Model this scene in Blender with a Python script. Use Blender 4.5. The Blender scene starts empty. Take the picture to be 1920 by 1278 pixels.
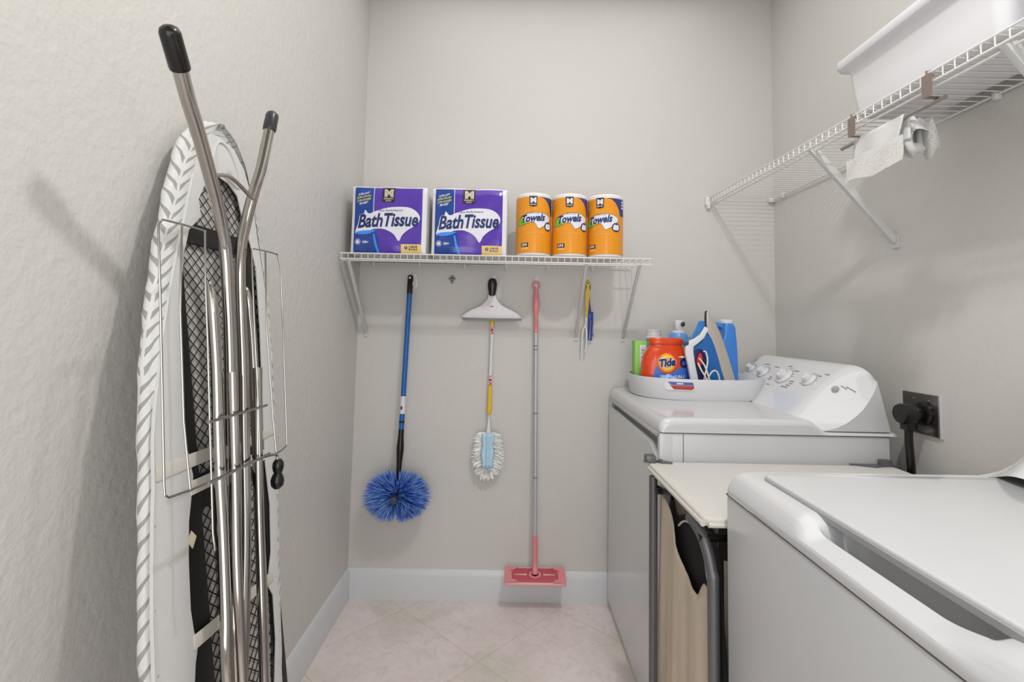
import bpy, bmesh, math, random
from mathutils import Vector, Matrix
from mathutils.geometry import tessellate_polygon
random.seed(7)
PI = math.pi
S = bpy.context.scene
COL = S.collection

# ------------------------------------------------------------------ camera
F_PX, PITCH, YAW, ROLL, SX, SY, CH = 934.1927, .066, .0048, .0199, .6443, -93.7335, 1.1972
cam_d = bpy.data.cameras.new('camera'); cam = bpy.data.objects.new('camera', cam_d); COL.objects.link(cam)
cam_d.sensor_width = 36; cam_d.lens = F_PX / 1920 * 36
cam_d.shift_x = -SX / 1920; cam_d.shift_y = SY / 1920
cam_d.clip_start = .01
_cy, _sy, _cp, _sp = math.cos(YAW), math.sin(YAW), math.cos(PITCH), math.sin(PITCH)
right = Vector((_cy, -_sy, 0)); fwd0 = Vector((_sy, _cy, 0))
fwd = fwd0 * _cp + Vector((0, 0, 1)) * _sp; upv = -fwd0 * _sp + Vector((0, 0, 1)) * _cp
_c, _s = math.cos(ROLL), math.sin(ROLL)
r2 = right * _c + upv * _s; u2 = upv * _c - right * _s
m = Matrix.Identity(4)
for i in range(3):
    m[i][0] = r2[i]; m[i][1] = u2[i]; m[i][2] = -fwd[i]
m[2][3] = CH
cam.matrix_world = m
S.camera = cam

# ------------------------------------------------------------------ world, lights, exposure
w = bpy.data.worlds.new('world'); S.world = w; w.use_nodes = True
w.node_tree.nodes['Background'].inputs[0].default_value = (1, 1, 1, 1)
w.node_tree.nodes['Background'].inputs[1].default_value = .3
S.view_settings.view_transform = 'Standard'; S.view_settings.look = 'None'
S.view_settings.gamma = 1; S.view_settings.exposure = 0.05; S.view_settings.use_curve_mapping = False
def area(name, loc, target, sx, sy, power, col=(1, 1, 1)):
    d = bpy.data.lights.new(name, 'AREA'); d.shape = 'RECTANGLE'; d.size = sx; d.size_y = sy; d.energy = power; d.color = col
    o = bpy.data.objects.new(name, d); COL.objects.link(o); o.location = loc
    o.rotation_euler = (Vector(target) - Vector(loc)).to_track_quat('-Z', 'Y').to_euler()
    return o
area('ceiling_lamp', (.42, .60, 2.72), (.42, .60, 0), .10, .10, 15.5, (1, .99, .975))
area('overhead_fill', (.2, 1.2, 2.76), (.2, 1.2, 0), 1.4, 1.8, 9.5, (1, .995, .985))  # broad fill added under the ceiling to soften the light, not a fixture
area('flash_lamp', (.33, .02, 1.66), (.1, 2.2, 1.0), .12, .12, 1.0, (1, .99, .98))
area('rear_fill', (.1, -.9, .95), (.1, 2, .75), 1.4, 1.8, 20, (.985, .99, 1))  # soft fill added behind the camera; the front wall has no doorway

# ------------------------------------------------------------------ materials
def lin(c):
    if isinstance(c, str):
        c = [int(c[i:i + 2], 16) / 255 for i in (0, 2, 4)]
    return tuple(x / 12.92 if x <= .04045 else ((x + .055) / 1.055) ** 2.4 for x in c) + (1,)
MATS = {}
def mat(name, col, rough=.5, metal=0, bump=0, bscale=100, var=0, vscale=8, coat=0, trans=0, alpha=1):
    if name in MATS: return MATS[name]
    m = bpy.data.materials.new(name); m.use_nodes = True; nt = m.node_tree; b = nt.nodes['Principled BSDF']
    c = lin(col)
    b.inputs['Base Color'].default_value = c; b.inputs['Roughness'].default_value = rough; b.inputs['Metallic'].default_value = metal
    b.inputs['Coat Weight'].default_value = coat; b.inputs['Transmission Weight'].default_value = trans; b.inputs['Alpha'].default_value = alpha
    tc = nt.nodes.new('ShaderNodeTexCoord')
    if bump:
        n = nt.nodes.new('ShaderNodeTexNoise'); n.inputs['Scale'].default_value = bscale; n.inputs['Detail'].default_value = 4
        nt.links.new(tc.outputs['Object'], n.inputs['Vector'])
        bp = nt.nodes.new('ShaderNodeBump'); bp.inputs['Strength'].default_value = bump; bp.inputs['Distance'].default_value = .003
        nt.links.new(n.outputs['Fac'], bp.inputs['Height']); nt.links.new(bp.outputs['Normal'], b.inputs['Normal'])
    n2 = nt.nodes.new('ShaderNodeTexNoise'); n2.inputs['Scale'].default_value = vscale
    nt.links.new(tc.outputs['Object'], n2.inputs['Vector'])
    mx = nt.nodes.new('ShaderNodeMix'); mx.data_type = 'RGBA'
    v = max(var, .02)
    mx.inputs[6].default_value = tuple(x * (1 - v) for x in c[:3]) + (1,); mx.inputs[7].default_value = tuple(min(1, x * (1 + v)) for x in c[:3]) + (1,)
    nt.links.new(n2.outputs['Fac'], mx.inputs[0]); nt.links.new(mx.outputs[2], b.inputs['Base Color'])
    MATS[name] = m; return m

WALLC = (.80, .79, .772)
wall_m = mat('painted wall', WALLC, .55, bump=.3, bscale=70, var=.015, vscale=3)
wall_l = mat('textured painted wall', WALLC, .5, bump=.75, bscale=55, var=.015, vscale=3)
trim_m = mat('white trim paint', (.82, .83, .84), .35)
ceil_m = mat('ceiling paint', (.86, .86, .85), .7)
enamel = mat('white enamel', (.80, .805, .812), .16, coat=.3)
enamel_side = mat('white enamel cabinet', (.78, .785, .79), .25)
plastic_w = mat('white plastic', (.85, .85, .86), .3)
console_m = mat('white console plastic', (.84, .845, .85), .13, coat=.3)
wire_w = mat('white vinyl coated wire', (.86, .855, .84), .35)
wire_g = mat('white painted bracket', (.80, .80, .79), .4)
chrome = mat('chrome steel', (.70, .685, .665), .10, metal=1)
chrome_w = mat('chrome wire', (.66, .65, .63), .2, metal=1)
black_p = mat('black rubber', (.06, .06, .06), .25)
black_c = mat('dark grey cap', (.2, .2, .21), .3)
black_s = mat('black painted steel', (.02, .02, .02), .6)
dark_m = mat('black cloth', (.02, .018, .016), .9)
grey_d = mat('dark grey seam', (.35, .35, .36), .5)
grey_m = mat('mid grey marks', (.52, .53, .56), .5)
slot_m = mat('grey recess plastic', (.62, .62, .63), .5)
tube_g = mat('grey powder coated tube', (.43, .43, .44), .4, metal=.5)
canvas = mat('beige canvas', (.80, .745, .67), .9, bump=.3, bscale=500, var=.05)
cotton = mat('white cotton', (.80, .80, .795), .85, bump=.25, bscale=300)
cream = mat('cream padded cloth', (.80, .788, .768), .8, bump=.2, bscale=400)
strap_m = mat('cream elastic strap', (.80, .785, .745), .8, bump=.3, bscale=400)
pad_m = mat('grey pad backing', (.74, .725, .70), .9)

# ------------------------------------------------------------------ mesh builder
class MB:
    def __init__(s): s.v = []; s.f = []; s.m = []; s.uv = {}; s.sm = []
    def add(s, vs, fs, mi=0, smooth=True):
        o = len(s.v); s.v += [tuple(v) for v in vs]
        for f in fs: s.f.append([i + o for i in f]); s.m.append(mi); s.sm.append(smooth)
        return o
    def bm(s, b, mi=0, smooth=True, fn=None):
        b.verts.ensure_lookup_table(); b.verts.index_update()
        vs = [fn(v.co) if fn else v.co[:] for v in b.verts]
        s.add(vs, [[v.index for v in f.verts] for f in b.faces], mi, smooth); b.free()
    def box(s, a, b, bev=0, mi=0, seg=2, fn=None):
        bm = bmesh.new(); bmesh.ops.create_cube(bm, size=1)
        for v in bm.verts:
            v.co = Vector([(a[i] + b[i]) / 2 + v.co[i] * (b[i] - a[i]) for i in range(3)])
        if bev: bmesh.ops.bevel(bm, geom=bm.edges[:], offset=bev, segments=seg, affect='EDGES', profile=.5)
        s.bm(bm, mi, True, fn)
    def tube(s, pts, r, n=10, mi=0, smooth_path=0, caps=True, flat=None):
        P = [Vector(p) for p in pts]; R = list(r) if isinstance(r, (list, tuple)) else [r] * len(P)
        if smooth_path and len(P) > 2:
            Q, RR = [], []
            for i in range(len(P) - 1):
                p0, p1, p2, p3 = P[max(i - 1, 0)], P[i], P[i + 1], P[min(i + 2, len(P) - 1)]
                for k in range(smooth_path):
                    t = k / smooth_path
                    Q.append(.5 * ((2 * p1) + (p2 - p0) * t + (2 * p0 - 5 * p1 + 4 * p2 - p3) * t * t + (3 * p1 - p0 - 3 * p2 + p3) * t ** 3))
                    RR.append(R[i] * (1 - t) + R[i + 1] * t)
            Q.append(P[-1]); RR.append(R[-1]); P, R = Q, RR
        T = []
        for i in range(len(P)):
            d = P[min(i + 1, len(P) - 1)] - P[max(i - 1, 0)]; T.append(d.normalized() if d.length > 0 else Vector((0, 0, 1)))
        a = Vector((1, 0, 0)) if abs(T[0].x) < .8 else Vector((0, 1, 0))
        N = (a - T[0] * a.dot(T[0])).normalized(); vs = []
        for i, p in enumerate(P):
            N = (N - T[i] * N.dot(T[i])).normalized(); Bn = T[i].cross(N)
            for k in range(n):
                an = 2 * PI * k / n; vs.append(p + (N * math.cos(an) + Bn * math.sin(an)) * R[i])
        fs = [[i * n + k, i * n + (k + 1) % n, (i + 1) * n + (k + 1) % n, (i + 1) * n + k] for i in range(len(P) - 1) for k in range(n)]
        if caps: fs += [list(range(n))[::-1], [(len(P) - 1) * n + k for k in range(n)]]
        s.add(vs, fs, mi)
    def lathe(s, prof, c=(0, 0, 0), n=32, mi=0, sx=1, sy=1, fn=None):
        vs = []; fs = []
        for r, z in prof:
            for k in range(n):
                a = 2 * PI * k / n; p = (c[0] + r * math.cos(a) * sx, c[1] + r * math.sin(a) * sy, c[2] + z); vs.append(fn(p) if fn else p)
        for i in range(len(prof) - 1):
            for k in range(n): fs.append([i * n + k, i * n + (k + 1) % n, (i + 1) * n + (k + 1) % n, (i + 1) * n + k])
        if prof[0][0] > 1e-6: fs.append(list(range(n))[::-1])
        if prof[-1][0] > 1e-6: fs.append([(len(prof) - 1) * n + k for k in range(n)])
        s.add(vs, fs, mi)
    def prism(s, poly, fn, t0, t1, mi=0, bev=0, smooth=False):
        # poly of 2D points, fn(a,b,t)->3D; solid between t0 and t1
        bm = bmesh.new(); vs = [bm.verts.new((a, b, t0)) for a, b in poly]
        f = bm.faces.new(vs)
        r = bmesh.ops.extrude_face_region(bm, geom=[f])
        for g in r['geom']:
            if isinstance(g, bmesh.types.BMVert): g.co.z = t1
        bmesh.ops.recalc_face_normals(bm, faces=bm.faces[:])
        if bev:
            es = [e for e in bm.edges if len(e.link_faces) == 2 and e.calc_face_angle(0) > .5]
            bmesh.ops.bevel(bm, geom=es, offset=bev, segments=3, affect='EDGES', profile=.5)
        ng = [f for f in bm.faces if len(f.verts) > 4]
        if ng: bmesh.ops.triangulate(bm, faces=ng)
        s.bm(bm, mi, smooth, lambda c: fn(c.x, c.y, c.z))
    def grid(s, fn, nu, nv, mi=0, closeu=False):
        o = len(s.v)
        vs = [fn(i / nu, j / nv) for i in range(nu + 1) for j in range(nv + 1)]
        fs = [[i * (nv + 1) + j, (i + 1) * (nv + 1) + j, (i + 1) * (nv + 1) + j + 1, i * (nv + 1) + j + 1] for i in range(nu) for j in range(nv)]
        s.add(vs, fs, mi)
    def decal(s, poly, fn, o, mi, step=0):
        # flat printed shape mapped on a surface: fn(a,b,o)->3D
        tri = tessellate_polygon([[Vector((a, b, 0)) for a, b in poly]])
        s.print2d([(a, b) for a, b in poly], [list(t) for t in tri], fn, o, mi, step)
    def print2d(s, vs, fs, fn, o, mi, step=0):
        bm = bmesh.new(); V = [bm.verts.new((a, b, 0)) for a, b in vs]
        for f in fs:
            try: bm.faces.new([V[i] for i in f])
            except Exception: pass
        if step:
            for ax in (0, 1):
                lo = min(v.co[ax] for v in bm.verts); hi = max(v.co[ax] for v in bm.verts)
                k = math.ceil(lo / step) * step
                while k < hi:
                    co = [0, 0, 0]; no = [0, 0, 0]; co[ax] = k; no[ax] = 1
                    bmesh.ops.bisect_plane(bm, geom=bm.verts[:] + bm.edges[:] + bm.faces[:], plane_co=co, plane_no=no); k += step
        s.bm(bm, mi, False, lambda c: fn(c.x, c.y, o))
    def build(s, name, mats, parent=None, recalc=True):
        me = bpy.data.meshes.new(name); me.from_pydata(s.v, [], s.f)
        for m_ in (mats if isinstance(mats, (list, tuple)) else [mats]): me.materials.append(m_)
        me.polygons.foreach_set('material_index', s.m); me.polygons.foreach_set('use_smooth', s.sm)
        me.update()
        if recalc:
            bm = bmesh.new(); bm.from_mesh(me); bmesh.ops.recalc_face_normals(bm, faces=bm.faces[:]); bm.to_mesh(me); bm.free()
        try: me.set_sharp_from_angle(angle=math.radians(38))
        except Exception: pass
        o = bpy.data.objects.new(name, me); COL.objects.link(o)
        if parent:
            o.parent = parent; o.matrix_parent_inverse = Matrix.Translation(-Vector(parent.location)) if parent.type == 'EMPTY' else Matrix.Identity(4)
        return o
def tag(o, label, cat, group=None):
    o['label'] = label; o['category'] = cat
    if group: o['group'] = group
    return o
def thing(name, label, cat, loc, group=None):
    o = bpy.data.objects.new(name, None); COL.objects.link(o); o.location = loc; o.empty_display_size = .05
    return tag(o, label, cat, group)
def struct(name, mb, m_, lab=None):
    o = mb.build(name, m_); o['kind'] = 'structure'
    if lab: o['label'] = lab
    return o
def copy_tree(src, offs):
    r = src.copy(); COL.objects.link(r); r.location = Vector(src.location) + Vector(offs)
    for ch in list(src.children):
        c = ch.copy(); COL.objects.link(c); c.parent = r; c.matrix_parent_inverse = ch.matrix_parent_inverse.copy()
    return r
def text2d(body, x0, y0, x1, y1, shear=0, bold=0, res=3, spacing=1.0):
    c = bpy.data.curves.new('txt', 'FONT'); c.body = body; c.shear = shear; c.offset = bold; c.resolution_u = res; c.space_character = spacing; c.space_line = .8
    o = bpy.data.objects.new('txt', c); COL.objects.link(o)
    bpy.context.view_layer.update()
    dg = bpy.context.evaluated_depsgraph_get(); me = bpy.data.meshes.new_from_object(o.evaluated_get(dg))
    vs = [(v.co.x, v.co.y) for v in me.vertices]; fs = [list(p.vertices) for p in me.polygons]
    bpy.data.objects.remove(o); bpy.data.curves.remove(c); bpy.data.meshes.remove(me)
    ax, bx = min(v[0] for v in vs), max(v[0] for v in vs); ay, by = min(v[1] for v in vs), max(v[1] for v in vs)
    return [(x0 + (a - ax) / (bx - ax) * (x1 - x0), y0 + (b - ay) / (by - ay) * (y1 - y0)) for a, b in vs], fs
def ell(cx, cy, rx, ry, n=28, a0=0, a1=2 * PI):
    return [(cx + rx * math.cos(a0 + (a1 - a0) * k / n), cy + ry * math.sin(a0 + (a1 - a0) * k / n)) for k in range(n)]
def rrect(x0, y0, x1, y1, r, n=5):
    out = []
    for cx, cy, a in ((x1 - r, y1 - r, 0), (x0 + r, y1 - r, PI / 2), (x0 + r, y0 + r, PI), (x1 - r, y0 + r, 3 * PI / 2)):
        out += [(cx + r * math.cos(a + PI / 2 * k / n), cy + r * math.sin(a + PI / 2 * k / n)) for k in range(n + 1)]
    return out
def cr(pts, k=6, closed=True):
    # smooth closed / open 2D outline
    P = [Vector((a, b)) for a, b in pts]; n = len(P); out = []
    rng = range(n) if closed else range(n - 1)
    for i in rng:
        g = (lambda j: P[j % n]) if closed else (lambda j: P[min(max(j, 0), n - 1)])
        p0, p1, p2, p3 = g(i - 1), g(i), g(i + 1), g(i + 2)
        for q in range(k):
            t = q / k; v = .5 * ((2 * p1) + (p2 - p0) * t + (2 * p0 - 5 * p1 + 4 * p2 - p3) * t * t + (3 * p1 - p0 - 3 * p2 + p3) * t ** 3); out.append((v.x, v.y))
    if not closed: out.append(tuple(P[-1]))
    return out
def sstep(t): t = max(0, min(1, t)); return t * t * (3 - 2 * t)
def lerp_table(tab, t):
    if t <= tab[0][0]: return tab[0][1]
    for (a, x), (b, y) in zip(tab, tab[1:]):
        if t <= b: return x + (y - x) * (t - a) / (b - a)
    return tab[-1][1]
YZ = lambda a, b, t: (t, a, b)   # outline in y,z ; depth along x
XZ = lambda a, b, t: (a, t, b)   # outline in x,z ; depth along y
XY = lambda a, b, t: (a, b, t)

# ------------------------------------------------------------------ room
D, XL, XR, YF, ZC = 2.2486, -.6811, 1.2027, -.95, 2.78
mb = MB(); mb.box((XL - .1, YF - .1, -.1), (XR + .1, D + .1, 0))
# floor: diagonal 18 inch tiles
fm = bpy.data.materials.new('pink beige stone tile'); fm.use_nodes = True; nt = fm.node_tree; b = nt.nodes['Principled BSDF']
tc = nt.nodes.new('ShaderNodeTexCoord'); mp = nt.nodes.new('ShaderNodeMapping'); mp.vector_type = 'TEXTURE'
mp.inputs['Location'].default_value = (-.085, 1.851, 0); mp.inputs['Rotation'].default_value = (0, 0, PI / 4 + .03)
nt.links.new(tc.outputs['Object'], mp.inputs['Vector'])
br = nt.nodes.new('ShaderNodeTexBrick'); br.offset = 0; br.squash = 1
br.inputs['Scale'].default_value = 1; br.inputs['Brick Width'].default_value = .457; br.inputs['Row Height'].default_value = .457
br.inputs['Mortar Size'].default_value = .0022; br.inputs['Mortar Smooth'].default_value = .3
br.inputs['Color1'].default_value = (1, 1, 1, 1); br.inputs['Color2'].default_value = (.93, .93, .93, 1); br.inputs['Mortar'].default_value = (.86, .80, .71, 1)
nt.links.new(mp.outputs['Vector'], br.inputs['Vector'])
no = nt.nodes.new('ShaderNodeTexNoise'); no.inputs['Scale'].default_value = 3.2; no.inputs['Detail'].default_value = 8; no.inputs['Distortion'].default_value = .8
nt.links.new(tc.outputs['Object'], no.inputs['Vector'])
rp = nt.nodes.new('ShaderNodeValToRGB'); e = rp.color_ramp.elements
e[0].position = .34; e[0].color = lin((.84, .815, .78)); e[1].position = .66; e[1].color = lin((.91, .87, .86))
k = e.new(.5); k.color = lin((.89, .84, .832))
nt.links.new(no.outputs['Fac'], rp.inputs[0])
n3 = nt.nodes.new('ShaderNodeTexNoise'); n3.inputs['Scale'].default_value = 22; n3.inputs['Detail'].default_value = 6; n3.inputs['Distortion'].default_value = 1.5
nt.links.new(tc.outputs['Object'], n3.inputs['Vector'])
r3 = nt.nodes.new('ShaderNodeValToRGB'); r3.color_ramp.elements[0].position = .3; r3.color_ramp.elements[0].color = (.90, .885, .87, 1); r3.color_ramp.elements[1].position = .55; r3.color_ramp.elements[1].color = (1, 1, 1, 1)
nt.links.new(n3.outputs['Fac'], r3.inputs[0])
def mul(a, b_):
    x = nt.nodes.new('ShaderNodeMix'); x.data_type = 'RGBA'; x.blend_type = 'MULTIPLY'; x.inputs[0].default_value = 1
    nt.links.new(a, x.inputs[6]); nt.links.new(b_, x.inputs[7]); return x.outputs[2]
nt.links.new(mul(mul(rp.outputs[0], r3.outputs[0]), br.outputs['Color']), b.inputs['Base Color']); b.inputs['Roughness'].default_value = .35
struct('floor', mb, fm)
for nm, a, b_, m_ in (('ceiling', (XL - .1, YF - .1, ZC), (XR + .1, D + .1, ZC + .1), ceil_m),
                     ('wall_back', (XL - .1, D, 0), (XR + .1, D + .1, ZC), wall_m),
                     ('wall_left', (XL - .1, YF, 0), (XL, D, ZC), wall_l),
                     ('wall_right', (XR, YF, 0), (XR + .1, D, ZC), wall_m),
                     ('wall_front', (XL - .1, YF - .1, 0), (XR + .1, YF, ZC), wall_m)):
    mb = MB(); mb.box(a, b_); struct(nm, mb, m_)
BP = [(0, 0), (.014, 0), (.014, .096), (.0125, .101), (.0125, .106), (.009, .112), (.008, .119), (.004, .126), (0, .127)]
def baseboard(nm, fn, a, b_):
    mb = MB(); mb.prism(BP, fn, a, b_); return struct(nm, mb, trim_m)
baseboard('baseboard_back', lambda a, b_, t: (t, D - a, b_), XL, XR)
baseboard('baseboard_left', lambda a, b_, t: (XL + a, t, b_), YF, D - .014)
baseboard('baseboard_right', lambda a, b_, t: (XR - a, t, b_), YF, D - .014)

# ------------------------------------------------------------------ ironing board
BA, BB = -.42, -.14
HN = math.hypot(1, BB)
def bp(s, t, o=0): # board plane: s across (world y), t up along the board, o out from the underside
    return (BA + BB * t / HN + o / HN, s, t / HN + o * .138)
board = thing('ironing_board', 'chrome legged ironing board in white and grey leaf cover, stood on end against left wall', 'ironing board', (-.42, .95, 0))
LT = [(.02, .80), (.05, .765), (.12, .75), (.686, .747), (.732, .748), (.812, .756), (.885, .763), (.967, .771), (.992, .772), (1.071, .780), (1.129, .788), (1.202, .803), (1.268, .820), (1.349, .843), (1.385, .858), (1.451, .880), (1.498, .90), (1.555, .926), (1.59, .952), (1.615, .985), (1.632, 1.02), (1.642, 1.07)]
RT = [(.02, 1.07), (.05, 1.10), (.12, 1.118), (.41, 1.148), (.629, 1.178), (.815, 1.203), (.91, 1.213), (1.045, 1.226), (1.138, 1.235), (1.26, 1.238), (1.313, 1.232), (1.374, 1.225), (1.429, 1.219), (1.482, 1.210), (1.53, 1.198), (1.573, 1.182), (1.60, 1.165), (1.622, 1.142), (1.635, 1.115), (1.642, 1.09)]
PLT = [(.02, .83), (.12, .775), (.669, .773), (.873, .790), (.943, .80), (1.016, .806), (1.098, .824), (1.203, .853), (1.33, .898), (1.384, .922), (1.453, .948), (1.528, .985), (1.575, 1.01), (1.6, 1.04), (1.642, 1.075)]
# leaf cover material
cm = bpy.data.materials.new('leaf print cover'); cm.use_nodes = True; nt = cm.node_tree; b = nt.nodes['Principled BSDF']
def M_(op, a, b_=None, c=None):
    x = nt.nodes.new('ShaderNodeMath'); x.operation = op
    for i, q in enumerate((a, b_, c)):
        if q is None: continue
        if isinstance(q, (int, float)): x.inputs[i].default_value = q
        else: nt.links.new(q, x.inputs[i])
    return x.outputs[0]
uvn = nt.nodes.new('ShaderNodeUVMap'); sp = nt.nodes.new('ShaderNodeSeparateXYZ'); nt.links.new(uvn.outputs[0], sp.inputs[0])
nz = nt.nodes.new('ShaderNodeTexNoise'); nz.inputs['Scale'].default_value = 14; nt.links.new(uvn.outputs[0], nz.inputs[0])
U = M_('ADD', sp.outputs[0], M_('MULTIPLY', M_('SUBTRACT', nz.outputs['Fac'], .5), .02)); V = sp.outputs[1]
W_ = .074
cell = M_('SUBTRACT', M_('FRACT', M_('DIVIDE', U, W_)), .5)
au = M_('ABSOLUTE', cell)
ph = M_('FRACT', M_('DIVIDE', M_('ADD', V, M_('MULTIPLY', au, -.105)), .0300))
wid = M_('MULTIPLY', M_('SUBTRACT', .50, au), 1.0)
leaf = M_('LESS_THAN', ph, wid)
gap = M_('GREATER_THAN', au, .035)
inr = M_('LESS_THAN', au, .41)
msk = M_('MULTIPLY', M_('MULTIPLY', leaf, gap), inr)
mx = nt.nodes.new('ShaderNodeMix'); mx.data_type = 'RGBA'; mx.inputs[6].default_value = lin((.82, .82, .81)); mx.inputs[7].default_value = lin((.60, .595, .58))
nt.links.new(msk, mx.inputs[0]); nt.links.new(mx.outputs[2], b.inputs['Base Color']); b.inputs['Roughness'].default_value = .85
mb = MB(); NT = 70; secs = []; uvs = []
for i in range(NT + 1):
    t = .02 + (1.642 - .02) * (1 - (1 - i / NT) ** 1.35)
    yl, yr, pl = lerp_table(LT, t) + .018, lerp_table(RT, t), lerp_table(PLT, t)
    th = .021 * min(1, .25 + 6 * min(t, 1.66 - t)); r = th / 2; pr = min(yr - .004, yr - .018 * min(1, (1.66 - t) * 6))
    yl = min(yl, (yl + yr) / 2); pl = max(pl, yl + r + .003)
    if pl > pr: pl = pr = (pl + pr) / 2
    wob = .0015 * math.sin(t * 60) + .001 * math.sin(t * 143)
    sec = [(pl, .001)]
    nA = 5
    for k in range(1, nA): sec.append((pl + (yl + r - pl) * k / nA, .001 + .004 * math.sin(PI * k / nA)))
    for k in range(9): a = PI / 2 + PI * k / 8; sec.append((yl + wob + r + r * math.cos(a), -r + r * math.sin(a)))
    for k in range(1, 8): sec.append((yl + r + (yr - yl - 2 * r) * k / 8, -th))
    for k in range(9): a = -PI / 2 + PI * k / 8; sec.append((yr - wob - r + r * math.cos(a), -r + r * math.sin(a)))
    sec.append((pr, .001))
    L = 0; ll = [0]
    for p, q in zip(sec, sec[1:]): L += math.hypot(p[0] - q[0], p[1] - q[1]); ll.append(L)
    secs.append([bp(a, t, o) for a, o in sec]); uvs.append([(x, t) for x in ll])
n = len(secs[0])
mb.add([p for s_ in secs for p in s_], [[i * n + k, i * n + k + 1, (i + 1) * n + k + 1, (i + 1) * n + k] for i in range(NT) for k in range(n - 1)])
cov = mb.build('cover', cm, board)
uvl = cov.data.uv_layers.new(name='UVMap'); flat = [u for s_ in uvs for u in s_]
for lp in cov.data.loops: uvl.data[lp.index].uv = flat[lp.vertex_index]
# padding behind the steel mesh
def strip(lt, rt, t0, t1, inset, o0, o1, n=40):
    a = [(lerp_table(lt, t0 + (t1 - t0) * k / n) + inset, t0 + (t1 - t0) * k / n) for k in range(n + 1)]
    c = [(lerp_table(rt, t0 + (t1 - t0) * k / n) - inset, t0 + (t1 - t0) * k / n) for k in range(n + 1)]
    return a + c[::-1]
mb = MB(); mb.prism(strip(LT, RT, .04, 1.60, .035, 0, 0), bp, -.016, -.011); mb.build('padding', pad_m, board)
mb = MB()
wd, px_, py_ = .0012, .026, .0225
for sg in (1, -1):
    for k in range(-80, 140):
        run = []
        for q in range(140):
            a_ = .86 + q * .0025; b_ = .08 + k * py_ + sg * (py_ / px_) * (a_ - .86)
            if .08 < b_ < 1.56 and lerp_table(LT, b_) + .045 < a_ < lerp_table(RT, b_) - .035: run.append((a_, b_))
            elif run: break
        if len(run) > 3: mb.tube([bp(*run[0], -.008), bp(*run[-1], -.008)], wd, 4)
mb.build('steel_mesh', black_s, board)
mb = MB()
mb.prism([(.862, .06), (.915, .06), (.915, 1.30), (.93, 1.36), (.925, 1.40), (.885, 1.33), (.87, 1.2), (.862, 1.0)], bp, -.007, -.001, 0, .001)
mb.prism([(1.12, .06), (1.165, .06), (1.165, 1.2), (1.17, 1.36), (1.155, 1.385), (1.14, 1.30), (1.135, 1.0)], bp, -.007, -.001, 0, .001)
mb.prism([(.915, 1.352), (1.15, 1.352), (1.15, 1.392), (.915, 1.392)], bp, -.0068, -.0012)
mb.prism([(.86, .865), (1.15, .865), (1.15, .925), (.86, .925)], bp, -.0068, -.0012)
mb.prism([(.955, .5), (.965, .5), (.965, .87), (.955, .87)], bp, -.0068, -.0012)
mb.build('steel_rail', black_s, board)
# white lining of the underside
IL = [(.934, 1.375), (.915, 1.33), (.903, 1.282), (.893, 1.223), (.878, 1.088), (.880, .99), (.892, .93), (.884, .90), (.872, .86), (.864, .80), (.860, .722), (.864, .685), (.872, .660), (.862, .635), (.855, .60), (.852, .5), (.853, .3), (.875, .18), (.93, .10)]
IR = [(1.157, 1.389), (1.176, 1.328), (1.170, 1.186), (1.157, 1.054), (1.146, .947), (1.141, .90), (1.147, .792), (1.134, .693), (1.108, .636), (1.127, .605), (1.123, .517), (1.104, .44), (1.09, .3), (1.07, .16), (1.0, .10)]
OL = [(1.055, 1.605), (1.02, 1.598), (.985, 1.555), (.96, 1.49), (.940, 1.44), (.918, 1.383), (.895, 1.33), (.850, 1.203), (.821, 1.098), (.803, 1.016), (.797, .943), (.787, .873), (.770, .669), (.770, .3), (.775, .12), (.83, .05), (.96, .04)]
OR = [(1.055, 1.605), (1.12, 1.598), (1.16, 1.56), (1.185, 1.50), (1.195, 1.40), (1.205, 1.33), (1.215, 1.25), (1.214, 1.14), (1.204, 1.04), (1.191, .91), (1.181, .815), (1.156, .63), (1.127, .41), (1.10, .12), (1.06, .05), (.96, .04)]
mb = MB()
inL = [(1.05, 1.512), (1.00, 1.484), (.972, 1.444), (.975, 1.41)] + IL + [(.97, .10)]
inR = [(1.05, 1.512), (1.085, 1.508), (1.12, 1.488), (1.132, 1.443), (1.145, 1.41)] + IR + [(.97, .10)]
mb.prism(OL + inL[::-1], bp, .0005, .0035, 0, .0006)
mb.prism(OR + inR[::-1], bp, .0005, .0035, 0, .0006)
mb.tube([bp(a, b_, .004) for a, b_ in cr([(1.06, 1.592), (1.10, 1.585), (1.13, 1.54), (1.125, 1.508), (1.06, 1.52), (1.022, 1.50), (1.03, 1.55)])] + [bp(1.06, 1.592, .004)], .0028, 6)
mb.build('lining', cotton, board)
mb = MB()
for A_, B_ in ((OL[3:15], 0), ):
    mb.tube([bp(a - .004, b_, .0045) for a, b_ in A_], .0028, 6, smooth_path=3)
mb.build('piping', cotton, board)
for q in ([(.80, .972), (.95, .968), (.95, .945), (.80, .948)], [(.88, .924), (1.14, .915), (1.14, .892), (.88, .90)], [(.86, .680), (1.13, .655), (1.13, .635), (.86, .657)], [(1.05, .955), (1.20, .957), (1.20, .938), (1.05, .936)]):
    mb = MB(); mb.prism(q, bp, .0036, .0055, 0, .0005); mb.build('strap', strap_m, board)
mb = MB(); mb.prism([(.868, .828), (.880, .842), (.892, .828), (.880, .812)], bp, 0, .001); mb.build('sticker', mat('cream sticker', (.86, .82, .70), .5), board)
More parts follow.
